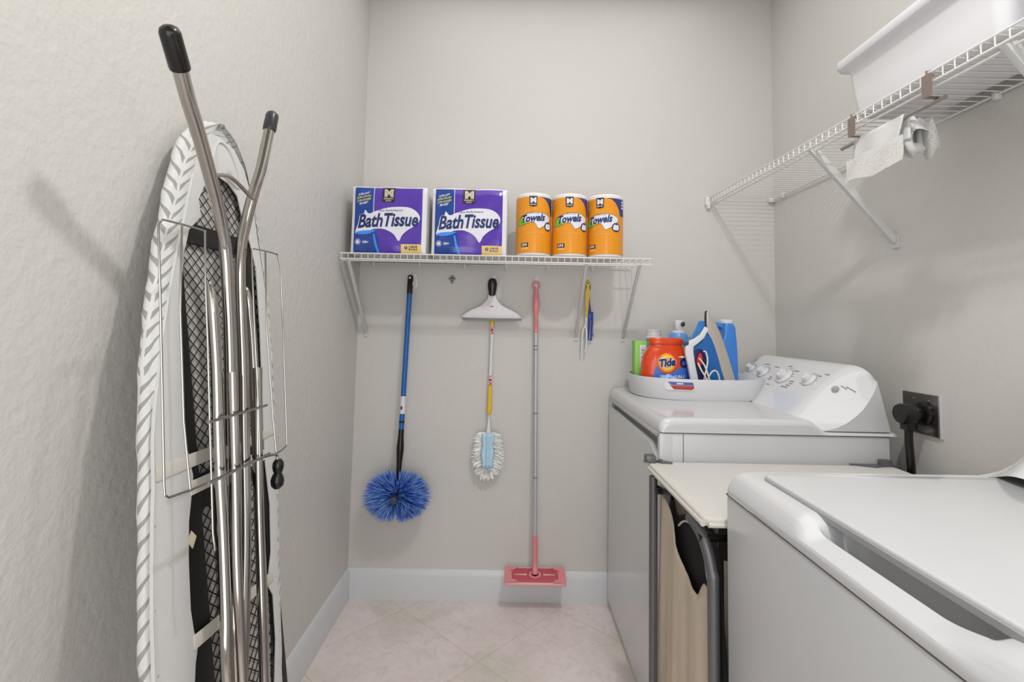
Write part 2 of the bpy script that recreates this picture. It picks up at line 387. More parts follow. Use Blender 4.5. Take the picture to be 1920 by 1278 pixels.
# chrome legs
A = [(-.494, .692, 1.6), (-.499, .717, 1.577), (-.507, .757, 1.536), (-.518, .813, 1.487), (-.532, .887, 1.41), (-.54, .928, 1.357), (-.542, .946, 1.315), (-.538, .951, 1.254), (-.526, .947, 1.153), (-.511, .936, 1.036), (-.497, .925, .943), (-.479, .91, .818), (-.458, .89, .667), (-.44, .878, .52)]
B = [(-.518, 1.045, 1.628), (-.521, 1.041, 1.594), (-.527, 1.03, 1.516), (-.535, 1.018, 1.453), (-.543, 1.012, 1.395), (-.546, 1.004, 1.345), (-.543, .999, 1.292), (-.535, .995, 1.215), (-.519, .985, 1.103), (-.504, .971, .994), (-.477, .945, .804), (-.456, .915, .652), (-.438, .90, .52)]
C_ = [(-.549, .908, 1.262), (-.545, .910, 1.245), (-.538, .91, 1.203), (-.525, .907, 1.109), (-.511, .898, 1.009), (-.499, .892, .921), (-.486, .888, .827), (-.468, .878, .7), (-.454, .868, .597), (-.40, .86, .20), (-.375, .857, .0125)]
D_ = [(-.549, 1.035, 1.262), (-.546, 1.035, 1.25), (-.539, 1.036, 1.211), (-.529, 1.037, 1.137), (-.513, 1.028, 1.022), (-.498, 1.019, .918), (-.479, 1.005, .779), (-.46, .994, .642), (-.443, .98, .521), (-.40, .965, .2), (-.375, .957, .0125)]
for nm, P_, r_ in (('leg', A, .0112), ('leg', B, .0108), ('leg', C_, .0098), ('leg', D_, .0095)):
    rr = [r_] * len(P_)
    if P_ in (C_, D_): rr[0] = .003; rr[1] = .007
    else: rr[-1] = .004
    mb = MB(); mb.tube(P_, rr, 16, smooth_path=6); leg = mb.build(nm, chrome, board)
    if P_ in (A, B):
        a, c = Vector(P_[0]), Vector(P_[1]); d = (a - c).normalized(); st_ = a - d * (.048 if P_ is A else .03)
        R_ = .0148 if P_ is A else .0135
        cap = MB(); cap.tube([st_, st_ + d * .004, a + d * .004, a + d * .010, a + d * .0135, a + d * .0145], [R_ * .93, R_, R_ * .97, R_ * .8, R_ * .45, .001], 18)
        cap.build('rubber_cap', black_p if P_ is A else black_c, leg)
# inner leg pair tubes seen between
mb = MB(); mb.tube([(-.50, .915, 1.10), (-.478, .905, .90), (-.455, .89, .72), (-.40, .875, .3)], .0085, 12, smooth_path=4)
mb.build('brace', chrome, board)
mb = MB(); mb.tube([(-.50, 1.005, 1.10), (-.478, .985, .90), (-.45, .965, .68), (-.40, .93, .3)], .0085, 12, smooth_path=4)
mb.build('brace', chrome, board)
mb = MB(); mb.tube([(-.528, .867, 1.447), (-.529, .895, 1.457), (-.53, .924, 1.462), (-.529, .954, 1.456), (-.532, 1.018, 1.44)], .0038, 10, smooth_path=5)
mb.build('crossbar', chrome, board)
mb = MB(); mb.tube([(-.375, .84, .0125), (-.375, .975, .0125)], .012, 12); mb.build('foot_bar', chrome, board)
# release lever with two black bulbs
mb = MB(); mb.tube([(-.467, .985, .932), (-.463, 1.024, .926), (-.461, 1.026, .915)], .0025, 8, smooth_path=3); lv = mb.build('release_lever', chrome_w, board)
mb = MB(); mb.lathe([(.0005, .022), (.006, .021), (.0105, .014), (.011, .006), (.009, -.003), (.0075, -.006), (.0105, -.012), (.013, -.021), (.0115, -.031), (.006, -.037), (.0005, -.038)], (-.460, 1.028, .895), 16)
mb.build('knob', black_p, lv)
# wire iron rest folded over the legs
rest = MB(); WR = .0017
wL = [(-.523, .847, 1.345), (-.523, .791, 1.345), (-.523, .742, 1.343), (-.522, .732, 1.334), (-.508, .725, 1.236), (-.489, .715, 1.099), (-.47, .704, .966), (-.468, .704, .953), (-.468, .713, .947), (-.467, .761, .942), (-.466, .818, .939), (-.466, .885, .935), (-.466, .978, .933), (-.465, 1.025, .927)]
wR = [(-.465, 1.025, .927), (-.465, 1.056, .928), (-.466, 1.077, .932), (-.472, 1.082, .98), (-.481, 1.09, 1.046), (-.502, 1.109, 1.195), (-.519, 1.122, 1.315), (-.523, 1.112, 1.342), (-.523, 1.058, 1.342), (-.522, 1.007, 1.339)]
for P_ in (wL, wR, [(-.523, .786, 1.343), (-.504, .766, 1.209), (-.481, .755, 1.043), (-.467, .758, .943)],
           [(-.523, .846, 1.344), (-.511, .836, 1.259), (-.496, .829, 1.148), (-.479, .818, 1.026), (-.467, .811, .939), (-.456, .804, .862), (-.452, .806, .835)],
           [(-.522, .998, 1.338), (-.5, .984, 1.178), (-.479, .973, 1.031), (-.466, .962, .936)],
           [(-.523, 1.058, 1.341), (-.5, 1.033, 1.177), (-.473, 1.027, .984), (-.465, 1.028, .929)]):
    rest.tube(P_, WR, 8)
rest.tube([(-.474, .806, 1.032), (-.474, .996, 1.028)], .0026, 8)
rest.tube([(-.4655, .80, .939), (-.4655, 1.0, .9335)], .003, 8)
rest.build('iron_rest', chrome_w, board)

# ------------------------------------------------------------------ wire shelf on the back wall
def wall_plate(mb, c, axis, w_=.016, h=.03):
    # small screw plate on a wall; axis 'y' for back wall, 'x' for right wall
    if axis == 'y':
        mb.prism(rrect(c[0] - w_ / 2, c[2] - h / 2, c[0] + w_ / 2, c[2] + h / 2, .005), XZ, D - .006, D - .0005)
        mb.prism(ell(c[0], c[2] - .002, .0028, .0028, 12), XZ, D - .0075, D - .004, 1)
    else:
        mb.prism(rrect(c[1] - w_ / 2, c[2] - h / 2, c[1] + w_ / 2, c[2] + h / 2, .005), YZ, XR - .006, XR - .0005)
        mb.prism(ell(c[1], c[2] - .002, .0028, .0028, 12), YZ, XR - .0075, XR - .004, 1)
SZ = 1.462
sh = thing('wire_shelf', 'narrow white wire shelf on the back wall holding the tissue packs and towels', 'shelf', (-.06, D, SZ))
x0, x1, yf, ybk = -.668, .556, 1.944, D - .012
mb = MB()
for y, z, r_ in ((yf, SZ, .0028), (yf, SZ - .022, .0028), (ybk, SZ - .003, .0028), (ybk - .10, SZ - .004, .0026), (yf + .02, SZ - .026, .0026)):
    xa = x1 if y < 2 else .54
    mb.tube([(x0, y, z), (xa, y, z)], r_, 8)
k = 0
while x0 + .006 + k * .0257 < x1:
    x = x0 + .006 + k * .0257
    mb.tube([(x, ybk, SZ), (x, yf + .004, SZ), (x, yf - .002, SZ - .004), (x, yf - .002, SZ - .022)], .0014, 6); k += 1
mb.build('wire_deck', wire_w, sh)
for x in (-.64, .30, .512):
    mb = MB(); mb.prism([(0, 0)] + [(.0, .0)] if 0 else [(yf + .006, SZ - .024), (yf + .022, SZ - .022), (D - .002, SZ - .30), (D - .006, SZ - .32)], lambda a, b_, t: (t, a, b_), x - .0055, x + .0055, 0, .001)
    wall_plate(mb, (x, D, SZ - .318), 'y'); mb.build('bracket', [wire_g, grey_m], sh)
for x in (-.617, -.41, -.205, -.02, .17, .37):
    mb = MB(); mb.box((x - .006, D - .018, SZ - .016), (x + .006, D - .001, SZ + .006), .002); mb.lathe([(.004, 0), (.004, .006)], (x, D - .014, SZ - .021), 10); mb.build('wall_clip', wire_w, sh)

# ------------------------------------------------------------------ wire shelf on the right wall
RZ = 1.788
def sxx(y): return .902 + (2.24 - y) * .04
sr = thing('wire_shelf', 'long white wire shelf high on the right wall above the washer and dryer', 'shelf', (XR, 1.2, RZ))
mb = MB(); ya, yb = .35, 2.236
for dx, dz, r_ in ((0, 0, .0028), (0, -.024, .0028), (.022, -.028, .0028)):
    mb.tube([(sxx(ya) + dx, ya, RZ + dz), (sxx(yb) + dx, yb, RZ + dz)], r_, 8)
mb.tube([(XR - .012, ya, RZ - .003), (XR - .012, yb, RZ - .003)], .0032, 8)
k = 0
while yb - .006 - k * .0285 > ya:
    y = yb - .006 - k * .0285; x = sxx(y)
    mb.tube([(XR - .012, y, RZ), (x + .004, y, RZ), (x - .002, y, RZ - .004), (x - .002, y, RZ - .024)], .0015, 6); k += 1
mb.build('wire_deck', wire_w, sr)
mb = MB()
mb.box((.885, D - .014, RZ - .034), (.915, D - .0005, RZ + .006), .003); mb.box((.889, D - .02, RZ - .05), (.905, D - .004, RZ - .02), .003)
mb.build('end_bracket', wire_w, sr)
mb = MB(); mb.box((XR - .03, D - .02, RZ - .014), (XR - .0005, D - .001, RZ + .006), .003); mb.build('wall_clip', wire_w, sr)
for yy in (1.535, .94):
    x = sxx(yy); mb = MB()
    mb.prism([(x + .004, RZ - .026), (x + .028, RZ - .018), (XR - .002, RZ - .295), (XR - .008, RZ - .318)], XZ, yy - .008, yy + .008, 0, .0015)
    wall_plate(mb, (XR, yy, RZ - .31), 'x', .03, .042); mb.build('bracket', [wire_g, grey_m], sr)
for yy in (2.15, 1.19, .75):
    mb = MB(); mb.box((XR - .018, yy - .006, RZ - .014), (XR - .001, yy + .006, RZ + .006), .002); mb.build('wall_clip', wire_w, sr)

# ------------------------------------------------------------------ bath tissue packs
blue_w = mat('deep blue film', (.09, .25, .58), .22, var=.12, vscale=12, coat=.3)
purp = mat('purple film', (.33, .20, .66), .22, var=.1, vscale=14, bump=.5, bscale=26, coat=.3)
film = mat('clear pack film', (.88, .88, .89), .25, bump=.3, bscale=30)
pale = mat('pale print', (.88, .88, .92), .35); navy = mat('navy print', (.10, .17, .40), .35); gold = mat('gold print', (.90, .77, .48), .35)
brown = mat('dark badge print', (.16, .12, .12), .4); ltblue = mat('light blue print', (.25, .55, .93), .35); lime = mat('lime print', (.80, .82, .30), .4)
paper = mat('white paper', (.90, .89, .88), .8, bump=.15, bscale=200)
def tissue_pack(ox, label, seed):
    W, H, dp, y0 = .300, .272, .235, 1.972
    rnd = random.Random(seed); ph = rnd.random() * 6
    t = thing('bath_tissue_pack', label, 'bath tissue', (ox + W / 2, y0 + dp / 2, SZ + .0035), 'bath tissue packs on the wire shelf')
    zz = SZ + .0035
    def surf(a, b_, o):
        e_ = min(a, W - a) / .03; g = min(b_, H - b_) / .03
        bulge = .010 * (min(1, e_) ** .5 if e_ > 0 else 0) * (min(1, g) ** .5 if g > 0 else 0)
        bulge += .0022 * math.sin(a * 45 + ph) * math.sin(b_ * 24 + 1)
        return (ox + a, y0 + .010 - bulge - o, zz + b_)
    mb = MB()
    mb.grid(lambda u, v: surf(u * W, v * H, 0), 75, 68, 0)
    nb = 24
    # bulging sides, top and bottom
    def top(u, v): return (ox + u * W, y0 + .010 + v * (dp - .010), zz + H + .006 * abs(math.sin(u * 3 * PI)) * math.sin(v * PI) ** .5)
    mb.grid(top, 24, 8, 0)
    mb.grid(lambda u, v: (ox + u * W, y0 + .010 + v * (dp - .010), zz + .0005), 12, 4, 0)
    for sd in (0, 1):
        mb.grid(lambda u, v: (ox + sd * W + (1 if sd else -1) * .006 * math.sin(u * PI) ** .5 * math.sin(v * PI) ** .3, y0 + .010 + u * (dp - .01), zz + v * H), 8, 12, 0)
    mb.grid(lambda u, v: (ox + u * W, y0 + dp, zz + v * H), 8, 8, 0)
    st = .004
    mb.decal([(.012, .003), (W - .018, .003), (W - .018, H - .005), (.012, H - .005)], surf, .0004, 1, st)
    mb.decal([(.012, .003), (.118, .003), (.112, .05), (.10, .09), (.088, .12), (.088, H - .005), (.012, H - .005)], surf, .0008, 2, st)
    mb.decal([(.087, H - .005), (.0895, H - .005), (.0895, .165), (.087, .160)], surf, .0016, 3, st)
    mb.build('wrapper', [film, purp, blue_w, pale], t)
    mb = MB()
    mb.decal(cr([(.018, .085), (.03, .078), (.06, .084), (.09, .098), (.125, .10), (.155, .09), (.175, .075), (.192, .052), (.205, .075), (.225, .095), (.262, .12), (.274, .145), (.262, .17), (.235, .186), (.20, .19), (.15, .187), (.10, .172), (.072, .160), (.055, .175), (.05, .160), (.035, .155), (.028, .12)], 4), surf, .0020, 0, st)
    mb.decal(cr([(.02, .083), (.035, .076), (.07, .079), (.10, .093), (.07, .093), (.04, .09)], 4), surf, .0024, 2, st)
    mb.decal([(.088, .078), (.095, .08), (.103, .045), (.118, .004), (.107, .004), (.095, .04)], surf, .0020, 2, st)
    v_, f_ = text2d('BathTissue', .028, .100, .268, .156, .22, .03)
    # arch the baseline upward to the right
    v2 = [(a, b_ + .10 * (a - .03) * (1 - .55 * (a - .03) / .24)) for a, b_ in v_]
    mb.print2d(v2, f_, surf, .0030, 1, st)
    v_, f_ = text2d('Ultra Performance', .105, .169, .205, .177, .2, .01, 1); mb.print2d([(a, b_ + .04 * (a - .1)) for a, b_ in v_], f_, surf, .003, 1, st)
    mb.build('brand_lettering', [pale, navy, ltblue], t)
    mb = MB(); mb.decal([(.122, H - .005), (.172, H - .005), (.170, H - .064), (.121, H - .062)], surf, .0018, 0, st)
    v_, f_ = text2d('M', .130, H - .044, .166, H - .011, 0, .06, 1); mb.print2d(v_, f_, surf, .0026, 1, st)
    for q, (a, b_, s_) in enumerate(((.127, H - .053, 'MEMBER\'S'), (.136, H - .061, 'MARK'))):
        v_, f_ = text2d(s_, a, b_, (.166 if q == 0 else .158), b_ + .0062, 0, .02, 1); mb.print2d(v_, f_, surf, .0026, 1, st)
    mb.build('brand_badge', [brown, mat('silver print', (.78, .74, .66), .35)], t)
    mb = MB(); mb.decal([(.202, .002), (W - .018, .002), (W - .018, .040), (.202, .040)], surf, .0036, 0, st)
    mb.decal(ell(.222, .026, .0065, .0065, 14), surf, .0042, 1)
    v_, f_ = text2d('9', .2195, .0225, .2245, .0295, 0, .04, 2); mb.print2d(v_, f_, surf, .0046, 0)
    for s_, b_ in (('LARGE', .026), ('ROLLS', .016)):
        v_, f_ = text2d(s_, .234, b_, .268, b_ + .008, 0, .03, 1); mb.print2d(v_, f_, surf, .0042, 1, st)
    mb.build('quantity_label', [gold, navy], t)
    mb = MB()
    for i, s_ in enumerate(('ULTRA SOFT', 'EXTRA STRONG', 'STRONGER', 'PER SHEET')):
        w_ = (.045, .056, .056, .036)[i]; b_ = .232 - i * .0125
        v_, f_ = text2d(s_, .020 + (.056 - w_) / 2, b_, .020 + (.056 + w_) / 2, b_ + .009, .3, .03, 1)
        mb.print2d([(a, c + .22 * (a - .03)) for a, c in v_], f_, surf, .0022, 1 if i in (1, 2) else 0, st)
    SP = [pale, lime, mat('muted blue print', (.25, .35, .60), .4)]; mb.build('slogan_print', SP, t); mb = MB()
    mb.decal(ell(.030, .046, .011, .012, 18), surf, .0020, 0); mb.decal(ell(.030, .046, .0095, .0105, 18), surf, .0024, 2); mb.decal(cr([(.0245, .040), (.0355, .040), (.0355, .048), (.030, .054), (.0245, .048)], 3), surf, .0028, 0)
    v_, f_ = text2d('200+', .048, .041, .072, .051, .1, .03, 2); mb.print2d(v_, f_, surf, .0024, 0)
    for r__ in range(3):
        mb.decal([(.022, .024 - r__ * .006), (.064, .024 - r__ * .006), (.064, .0255 - r__ * .006), (.022, .0255 - r__ * .006)], surf, .0024, 2)
    mb.build('sheet_count_print', SP, t)
    return t
tissue_pack(-.640, 'purple and blue bath tissue pack at the left end of the wire shelf', 1)
tissue_pack(-.318, 'purple and blue bath tissue pack next to the orange paper towels, film creased', 5)

# ------------------------------------------------------------------ paper towel rolls
orange = mat('orange film', (.90, .58, .10), .25, var=.06, vscale=10, bump=.25, bscale=30, coat=.3)
dorange = mat('green brown outline print', (.38, .36, .10), .4); green = mat('green print', (.45, .72, .22), .4)
badge2 = mat('black print', (.10, .12, .16), .4); navy2 = mat('indigo print', (.22, .23, .50), .4); salmon = mat('salmon print', (.97, .72, .50), .4)
def towel_roll(cx, cy, rot, label):
    R, H = .0725, .262; zz = SZ + .0035
    t = thing('paper_towel_roll', label, 'paper towels', (cx, cy, zz), 'paper towel rolls on the wire shelf')
    mb = MB(); mb.lathe([(.02, H - .012), (.022, H - .002), (.045, H - .001), (R - .006, H - .003), (R - .001, H - .009), (R - .001, .009), (R - .006, .003), (.03, .001), (.02, .001)], (cx, cy, zz), 40)
    mb.build('roll', paper, t)
    def surf(a, b_, o): # a = arc length from the front centre of the print
        an = a / R + rot; return (cx + (R + o) * math.sin(an), cy - (R + o) * math.cos(an), zz + b_)
    mb = MB(); st = .01
    hw = R * 1.75
    mb.grid(lambda u, v: surf(-hw + 2 * hw * u, .016 + (H - .036) * v, .0004), 48, 3, 0)
    mb.decal([(.022, H - .020), (.045, H - .024), (.065, H - .040), (.080, H - .063), (.088, H - .09), (.118, H - .09), (.118, H - .020)], surf, .0010, 5, st)
    mb.decal(cr([(-.068, .128), (-.045, .126), (-.02, .135), (.0, .138), (.012, .128), (.022, .112), (.036, .118), (.05, .126), (.072, .145), (.078, .160), (.066, .170), (.04, .178), (.0, .180), (-.035, .170), (-.052, .162), (-.062, .15)], 3), surf, .0012, 2, st)
    mb.decal(cr([(-.067, .130), (-.045, .128), (-.02, .137), (.0, .140), (.012, .130), (.022, .114), (.036, .120), (.05, .128), (.071, .146), (.076, .159), (.065, .168), (.04, .176), (.0, .1775), (-.035, .167), (-.045, .160), (-.058, .148)], 3), surf, .0016, 1, st)
    mb.decal(cr([(-.067, .131), (-.045, .129), (-.028, .134), (-.036, .148), (-.044, .158), (-.052, .157), (-.060, .147)], 3), surf, .0020, 3, st)
    mb.decal(ell(.066, .124, .019, .018, 20), surf, .0024, 4, st); mb.decal(cr([(.054, .114), (.076, .114), (.079, .128), (.073, .136), (.066, .133), (.059, .136), (.053, .128)], 3), surf, .0028, 1, st)
    v_, f_ = text2d('Towels', -.046, .137, .050, .168, .28, .035, 3)
    mb.print2d([(a, b_ + .10 * (a + .046) - .0015) for a, b_ in v_], f_, surf, .0026, 4, st)
    v_, f_ = text2d('Ultra Premium', -.012, .1725, .026, .1765, .1, .01, 1); mb.print2d(v_, f_, surf, .0026, 4, st)
    mb.decal([(-.016, H - .018), (.016, H - .018), (.015, H - .058), (.0, H - .062), (-.015, H - .058)], surf, .0012, 6, st)
    v_, f_ = text2d('M', -.011, H - .046, .012, H - .024, 0, .07, 1); mb.print2d(v_, f_, surf, .0018, 1, st)
    v_, f_ = text2d('MEMBER\'S MARK', -.012, H - .055, .012, H - .050, 0, .02, 1); mb.print2d(v_, f_, surf, .0018, 1, st)
    v_, f_ = text2d('Strong & Absorbent', -.034, .093, .042, .100, .25, .005, 1); mb.print2d([(a, b_ + .02 * a) for a, b_ in v_], f_, surf, .0012, 7, st)
    mb.decal([(-.05, .040), (-.018, .040), (-.018, .056), (-.05, .056)], surf, .0012, 6, st)
    for q, s_ in enumerate(('150', )):
        v_, f_ = text2d(s_, -.046, .042, -.022, .054, .1, .05, 1); mb.print2d(v_, f_, surf, .0018, 1, st)
    mb.decal([(-.048, .030), (-.02, .030), (-.02, .036), (-.048, .036)], surf, .0012, 7, st)
    for q in range(3): mb.decal([(.095, H - .034 - q * .012), (.113, H - .034 - q * .012), (.113, H - .027 - q * .012), (.097, H - .027 - q * .012)], surf, .0016, 1, st)
    mb.build('wrapper', [orange, pale, dorange, green, navy, navy2, badge2, salmon], t)
    return t
towel_roll(.092, 2.035, -.08, 'orange paper towel roll closest to the purple packs')
towel_roll(.240, 2.035, -.12, 'orange paper towel roll in the middle of the three')
towel_roll(.388, 2.035, -.48, 'orange paper towel roll turned to show its blue corner, at the right end')

# ------------------------------------------------------------------ adhesive wall hooks
hook_m = mat('white hook plastic', (.86, .86, .85), .35)
def hook(x, z, label):
    mb = MB(); mb.prism(cr([(x - .013, z - .03), (x + .013, z - .03), (x + .014, z), (x + .008, z + .028), (x, z + .034), (x - .008, z + .028), (x - .014, z)], 4), XZ, D - .006, D - .0005, 0, .0012)
    t = thing('adhesive_hook', label, 'wall hook', (x, D, z), 'white adhesive hooks under the back shelf')
    mb.build('base', hook_m, t)
    mb = MB(); mb.tube([(x, D - .006, z - .022), (x, D - .020, z - .026), (x, D - .030, z - .020), (x, D - .032, z - .010)], [.005, .0045, .004, .004], 10, smooth_path=3)
    mb.build('prong', hook_m, t)
hook(-.432, 1.385, 'white adhesive hook holding the blue cobweb duster')
hook(-.075, 1.385, 'white adhesive hook holding the squeegee')
hook(.119, 1.382, 'white adhesive hook holding the pink mop')
hook(.350, 1.385, 'white adhesive hook holding the yellow duster handle')
brass = mat('tarnished metal', (.52, .50, .45), .4, metal=.6)
mb = MB(); x, z = -.262, 1.392
for dx, dz in ((0, 0), (0, .012), (0, -.012), (.009, .003), (-.009, .003)):
    mb.lathe([(.0005, -.004), (.006, -.003), (.0065, 0), (.005, .003), (.0005, .0045)], (0, 0, 0), 12, fn=lambda p, dx=dx, dz=dz: (x + dx + p[0], D - .005 - p[2], z + dz + p[1]))
tag(mb.build('wall_hook', brass), 'tiny tarnished metal hook on the back wall between the duster and squeegee', 'wall hook')

# ------------------------------------------------------------------ blue cobweb duster
du = thing('cobweb_duster', 'long handled duster with a blue round bristle head hanging on the back wall', 'duster', (-.45, 2.15, .47))
def axis(z): # the pole leans: top on the hook, head against the wall
    k = (1.41 - z) / .94; return Vector((-.4455 - .0125 * k, 2.222 - .062 * k, z))
bpole = mat('blue painted pole', (.06, .36, .66), .3)
mb = MB(); mb.tube([axis(z) for z in (1.325, 1.1, .875, .80, .735)], .0112, 16); pole = mb.build('pole', bpole, du)
mb = MB(); mb.tube([axis(1.405), axis(1.398), axis(1.322)], [.009, .0125, .0125], 16); mb.build('grip', black_p, du)
mb = MB(); p = axis(1.393); mb.lathe([(.0035, -.0012), (.0055, 0), (.0035, .0012)], (0, 0, 0), 14, fn=lambda q: (p.x + q[0], p.y - .0128 - q[2], p.z + q[1])); mb.build('hang_hole', mat('pale ring', (.75, .75, .75), .4), du)
mb = MB(); mb.tube([axis(.876), axis(.802)], .0118, 16); mb.prism(ell(axis(.85).x - .003, .828, .0045, .008, 14), XZ, axis(.83).y - .0125, axis(.83).y - .0110, 1); mb.build('label_band', [plastic_w, navy], du)
mb = MB(); mb.tube([axis(.772), axis(.764)], .0120, 16); mb.build('joint_ring', black_p, du)
mb = MB(); mb.tube([axis(.737), axis(.70), axis(.67), axis(.645), axis(.60), axis(.56), axis(.50)], [.012, .0125, .0155, .0155, .012, .0105, .010], 16, smooth_path=3); mb.build('socket', black_p, du)
bl1 = mat('blue bristles', (.13, .39, .86), .45, var=.4, vscale=70); bl2 = mat('dark blue bristles', (.05, .17, .55), .45); bl3 = mat('pale blue bristles', (.60, .76, .97), .45)
mb = MB(); cx, cy, cz = -.4575, 2.145, .469; rnd = random.Random(3)
for i in range(5200):
    zz = rnd.uniform(-1, 1); an = rnd.uniform(0, 2 * PI); q = math.sqrt(1 - zz * zz)
    d = Vector((q * math.cos(an), q * math.sin(an), zz))
    if d.y > .75: continue
    lx, ly, lz = .153, .092, .116
    # notches at top and bottom centre where the two halves part
    side = 1 if d.x > 0 else -1
    nd = Vector((d.x + side * .07 * (1 - abs(d.x)), d.y, d.z)).normalized()
    ln = rnd.uniform(.86, 1.02) * (1 - .07 * math.exp(-(nd.x / .18) ** 2))
    tip = Vector((cx + nd.x * lx * ln, cy + nd.y * ly * ln, cz + nd.z * lz * ln)); base = Vector((cx + nd.x * .035, cy + nd.y * .02, cz + nd.z * .03))
    if tip.y > D - .003: tip.y = D - .003
    side_v = d.cross(Vector((rnd.uniform(-1, 1), rnd.uniform(-1, 1), rnd.uniform(-1, 1)))).normalized() * .0011
    s2 = d.cross(side_v).normalized() * .0011
    mid = base.lerp(tip, .6); j = Vector((rnd.uniform(-.004, .004), rnd.uniform(-.004, .004), rnd.uniform(-.004, .004)))
    mi = rnd.choice((0, 0, 0, 1, 1, 2, 2))
    mb.add([base + side_v, base - side_v * .5 + s2, base - side_v * .5 - s2, mid + side_v, mid - side_v * .5 + s2, mid - side_v * .5 - s2], [[0, 1, 4, 3], [1, 2, 5, 4], [2, 0, 3, 5]], mi, False)
    o_ = len(mb.v) - 6
    mb.v.append(tuple(tip + j)); mt = 2 if rnd.random() < .25 else mi
    for f in ((3, 4), (4, 5), (5, 3)): mb.f.append([o_ + f[0], o_ + f[1], o_ + 6]); mb.m.append(mt); mb.sm.append(False)
hd = mb.build('bristles', [bl1, bl2, bl3], du, recalc=False)
mb = MB(); mb.lathe([(.0005, .006), (.010, .005), (.015, 0), (.016, -.03), (.016, -.06)], (0, 0, 0), 20, fn=lambda q: (cx + .002 + q[0], cy - .072 - q[2], cz + .002 + q[1])); mb.build('hub', mat('grey blue hub', (.22, .25, .32), .5), du)

# ------------------------------------------------------------------ squeegee
sq = thing('squeegee', 'white window squeegee with a black grip hanging above the fluffy duster', 'squeegee', (-.08, 2.205, 1.22))
mb = MB(); sx_, sy_ = -.0785, 2.205
mb.lathe([(.0005, .080), (.012, .078), (.0185, .068), (.021, .054), (.0195, .035), (.0155, .015), (.0155, 0)], (sx_, sy_, 1.318), 24, sy=.75); mb.build('grip', black_p, sq)
mb = MB(); mb.lathe([(.003, 0), (.005, .0015), (.006, 0)], (0, 0, 0), 14, fn=lambda q: (sx_ + q[0], sy_ - .0155 - q[2], 1.380 + q[1])); mb.build('hang_hole', grey_d, sq)
mb = MB(); mb.prism(cr([(-.016, 1.322), (.016, 1.322), (.019, 1.308), (.045, 1.278), (.095, 1.253), (.122, 1.235), (.128, 1.222), (.06, 1.2205), (0, 1.220), (-.06, 1.2205), (-.128, 1.222), (-.122, 1.235), (-.095, 1.253), (-.045, 1.278), (-.019, 1.308)], 4), lambda a, b_, t: (sx_ + a, t, b_), sy_ - .009, sy_ + .009, 0, .002, True)
mb.decal(ell(0, 1.272, .009, .0025, 14), lambda a, b_, o: (sx_ + a, o, b_), sy_ - .0097, 1); mb.build('body', [plastic_w, mat('red print', (.75, .18, .16), .4)], sq)
mb = MB(); mb.box((sx_ - .129, sy_ - .006, 1.211), (sx_ + .131, sy_ + .006, 1.2215), .0015); mb.build('blade', mat('grey rubber', (.55, .55, .56), .5), sq)

# ------------------------------------------------------------------ fluffy extendable duster
fd = thing('dust_wand', 'yellow and white extendable dusting wand with a pale blue and white fluffy head', 'duster', (-.08, 2.22, .62))
yel = mat('yellow plastic', (.90, .74, .18), .35); red = mat('red print', (.75, .18, .16), .4)
def fa(z): return Vector((-.0755 - (1.22 - z) * .012, 2.226 - (1.22 - z) * .02, z))
for nm, zs, r_, m_ in (('upper_grip', (1.26, 1.22, 1.188), .0095, yel), ('tube', (1.190, 1.148, 1.125, .98, .975, .925), [.0094, .0094, .0072, .0072, .0086, .0086], plastic_w), ('lower_grip', (.928, .90, .82, .805, .798), [.0088, .0088, .0098, .0095, .005], yel)):
    mb = MB(); mb.tube([fa(z) for z in zs], r_, 16); mb.build(nm, m_, fd)
for zt, zb in ((1.190, 1.150), (.975, .925)):
    mb = MB()
    for k in range(3):
        z = zt - (zt - zb) * (k + .5) / 3; p = fa(z)
        pts = [[(-.8, -.006), (-.2, .004), (.1, -.003), (.9, .006), (.9, .001), (.1, -.006), (-.2, 0), (-.8, -.009)], ell(0, 0, .75, .006, 14), [(-.7, .007), (.2, .007), (.8, 0), (.2, -.007), (-.7, -.007), (.1, 0)]][k]
        mb.decal(pts, lambda a, b_, o, p=p: (p.x + o * math.sin(a), p.y - o * math.cos(a), p.z + b_), .0102, 0, .25)
    mb.build('red_marking', red, fd)
mb = MB(); mb.tube([fa(.80), fa(.79), fa(.75), fa(.715)], [.004, .0035, .008, .014], 14); mb.build('fork_neck', plastic_w, fd)
fluff = mat('white fluff', (.97, .97, .96), .95); sky = mat('pale blue cloth', (.72, .85, .93), .85)
mb = MB(); rnd = random.Random(9)
for i in range(2600):
    u = rnd.random(); z = .715 - .175 * u; hw = .052 * (math.sin(PI * min(1, u * .86 + .10)) ** .55) + .004
    sd = rnd.choice((-1, 1)); c = fa(z); a = rnd.uniform(-.75, .75)
    base = c + Vector((sd * rnd.uniform(.0, .018), 0, 0)); L = hw * rnd.uniform(.75, 1.12)
    dirv = Vector((sd * math.cos(a * .5), -math.sin(a) * .75 * rnd.uniform(.3, 1), -.25 * u * 2 + rnd.uniform(-.35, .3))).normalized()
    if u > .88: dirv = Vector((rnd.uniform(-.8, .8), rnd.uniform(-.4, .2), -1)).normalized(); L = rnd.uniform(.015, .03)
    tip = base + dirv * L; tip.y = min(tip.y, D - .002)
    pr = dirv.cross(Vector((rnd.uniform(-1, 1), rnd.uniform(-1, 1), rnd.uniform(-1, 1)))).normalized() * rnd.uniform(.003, .0065)
    mid = base.lerp(tip, .6) + Vector((0, 0, .003))
    mb.add([base + pr * .5, base - pr * .5, mid - pr, tip, mid + pr], [[0, 1, 2, 4], [4, 2, 3]], 0, False)
mb.build('fluff', fluff, fd, recalc=False)
mb = MB()
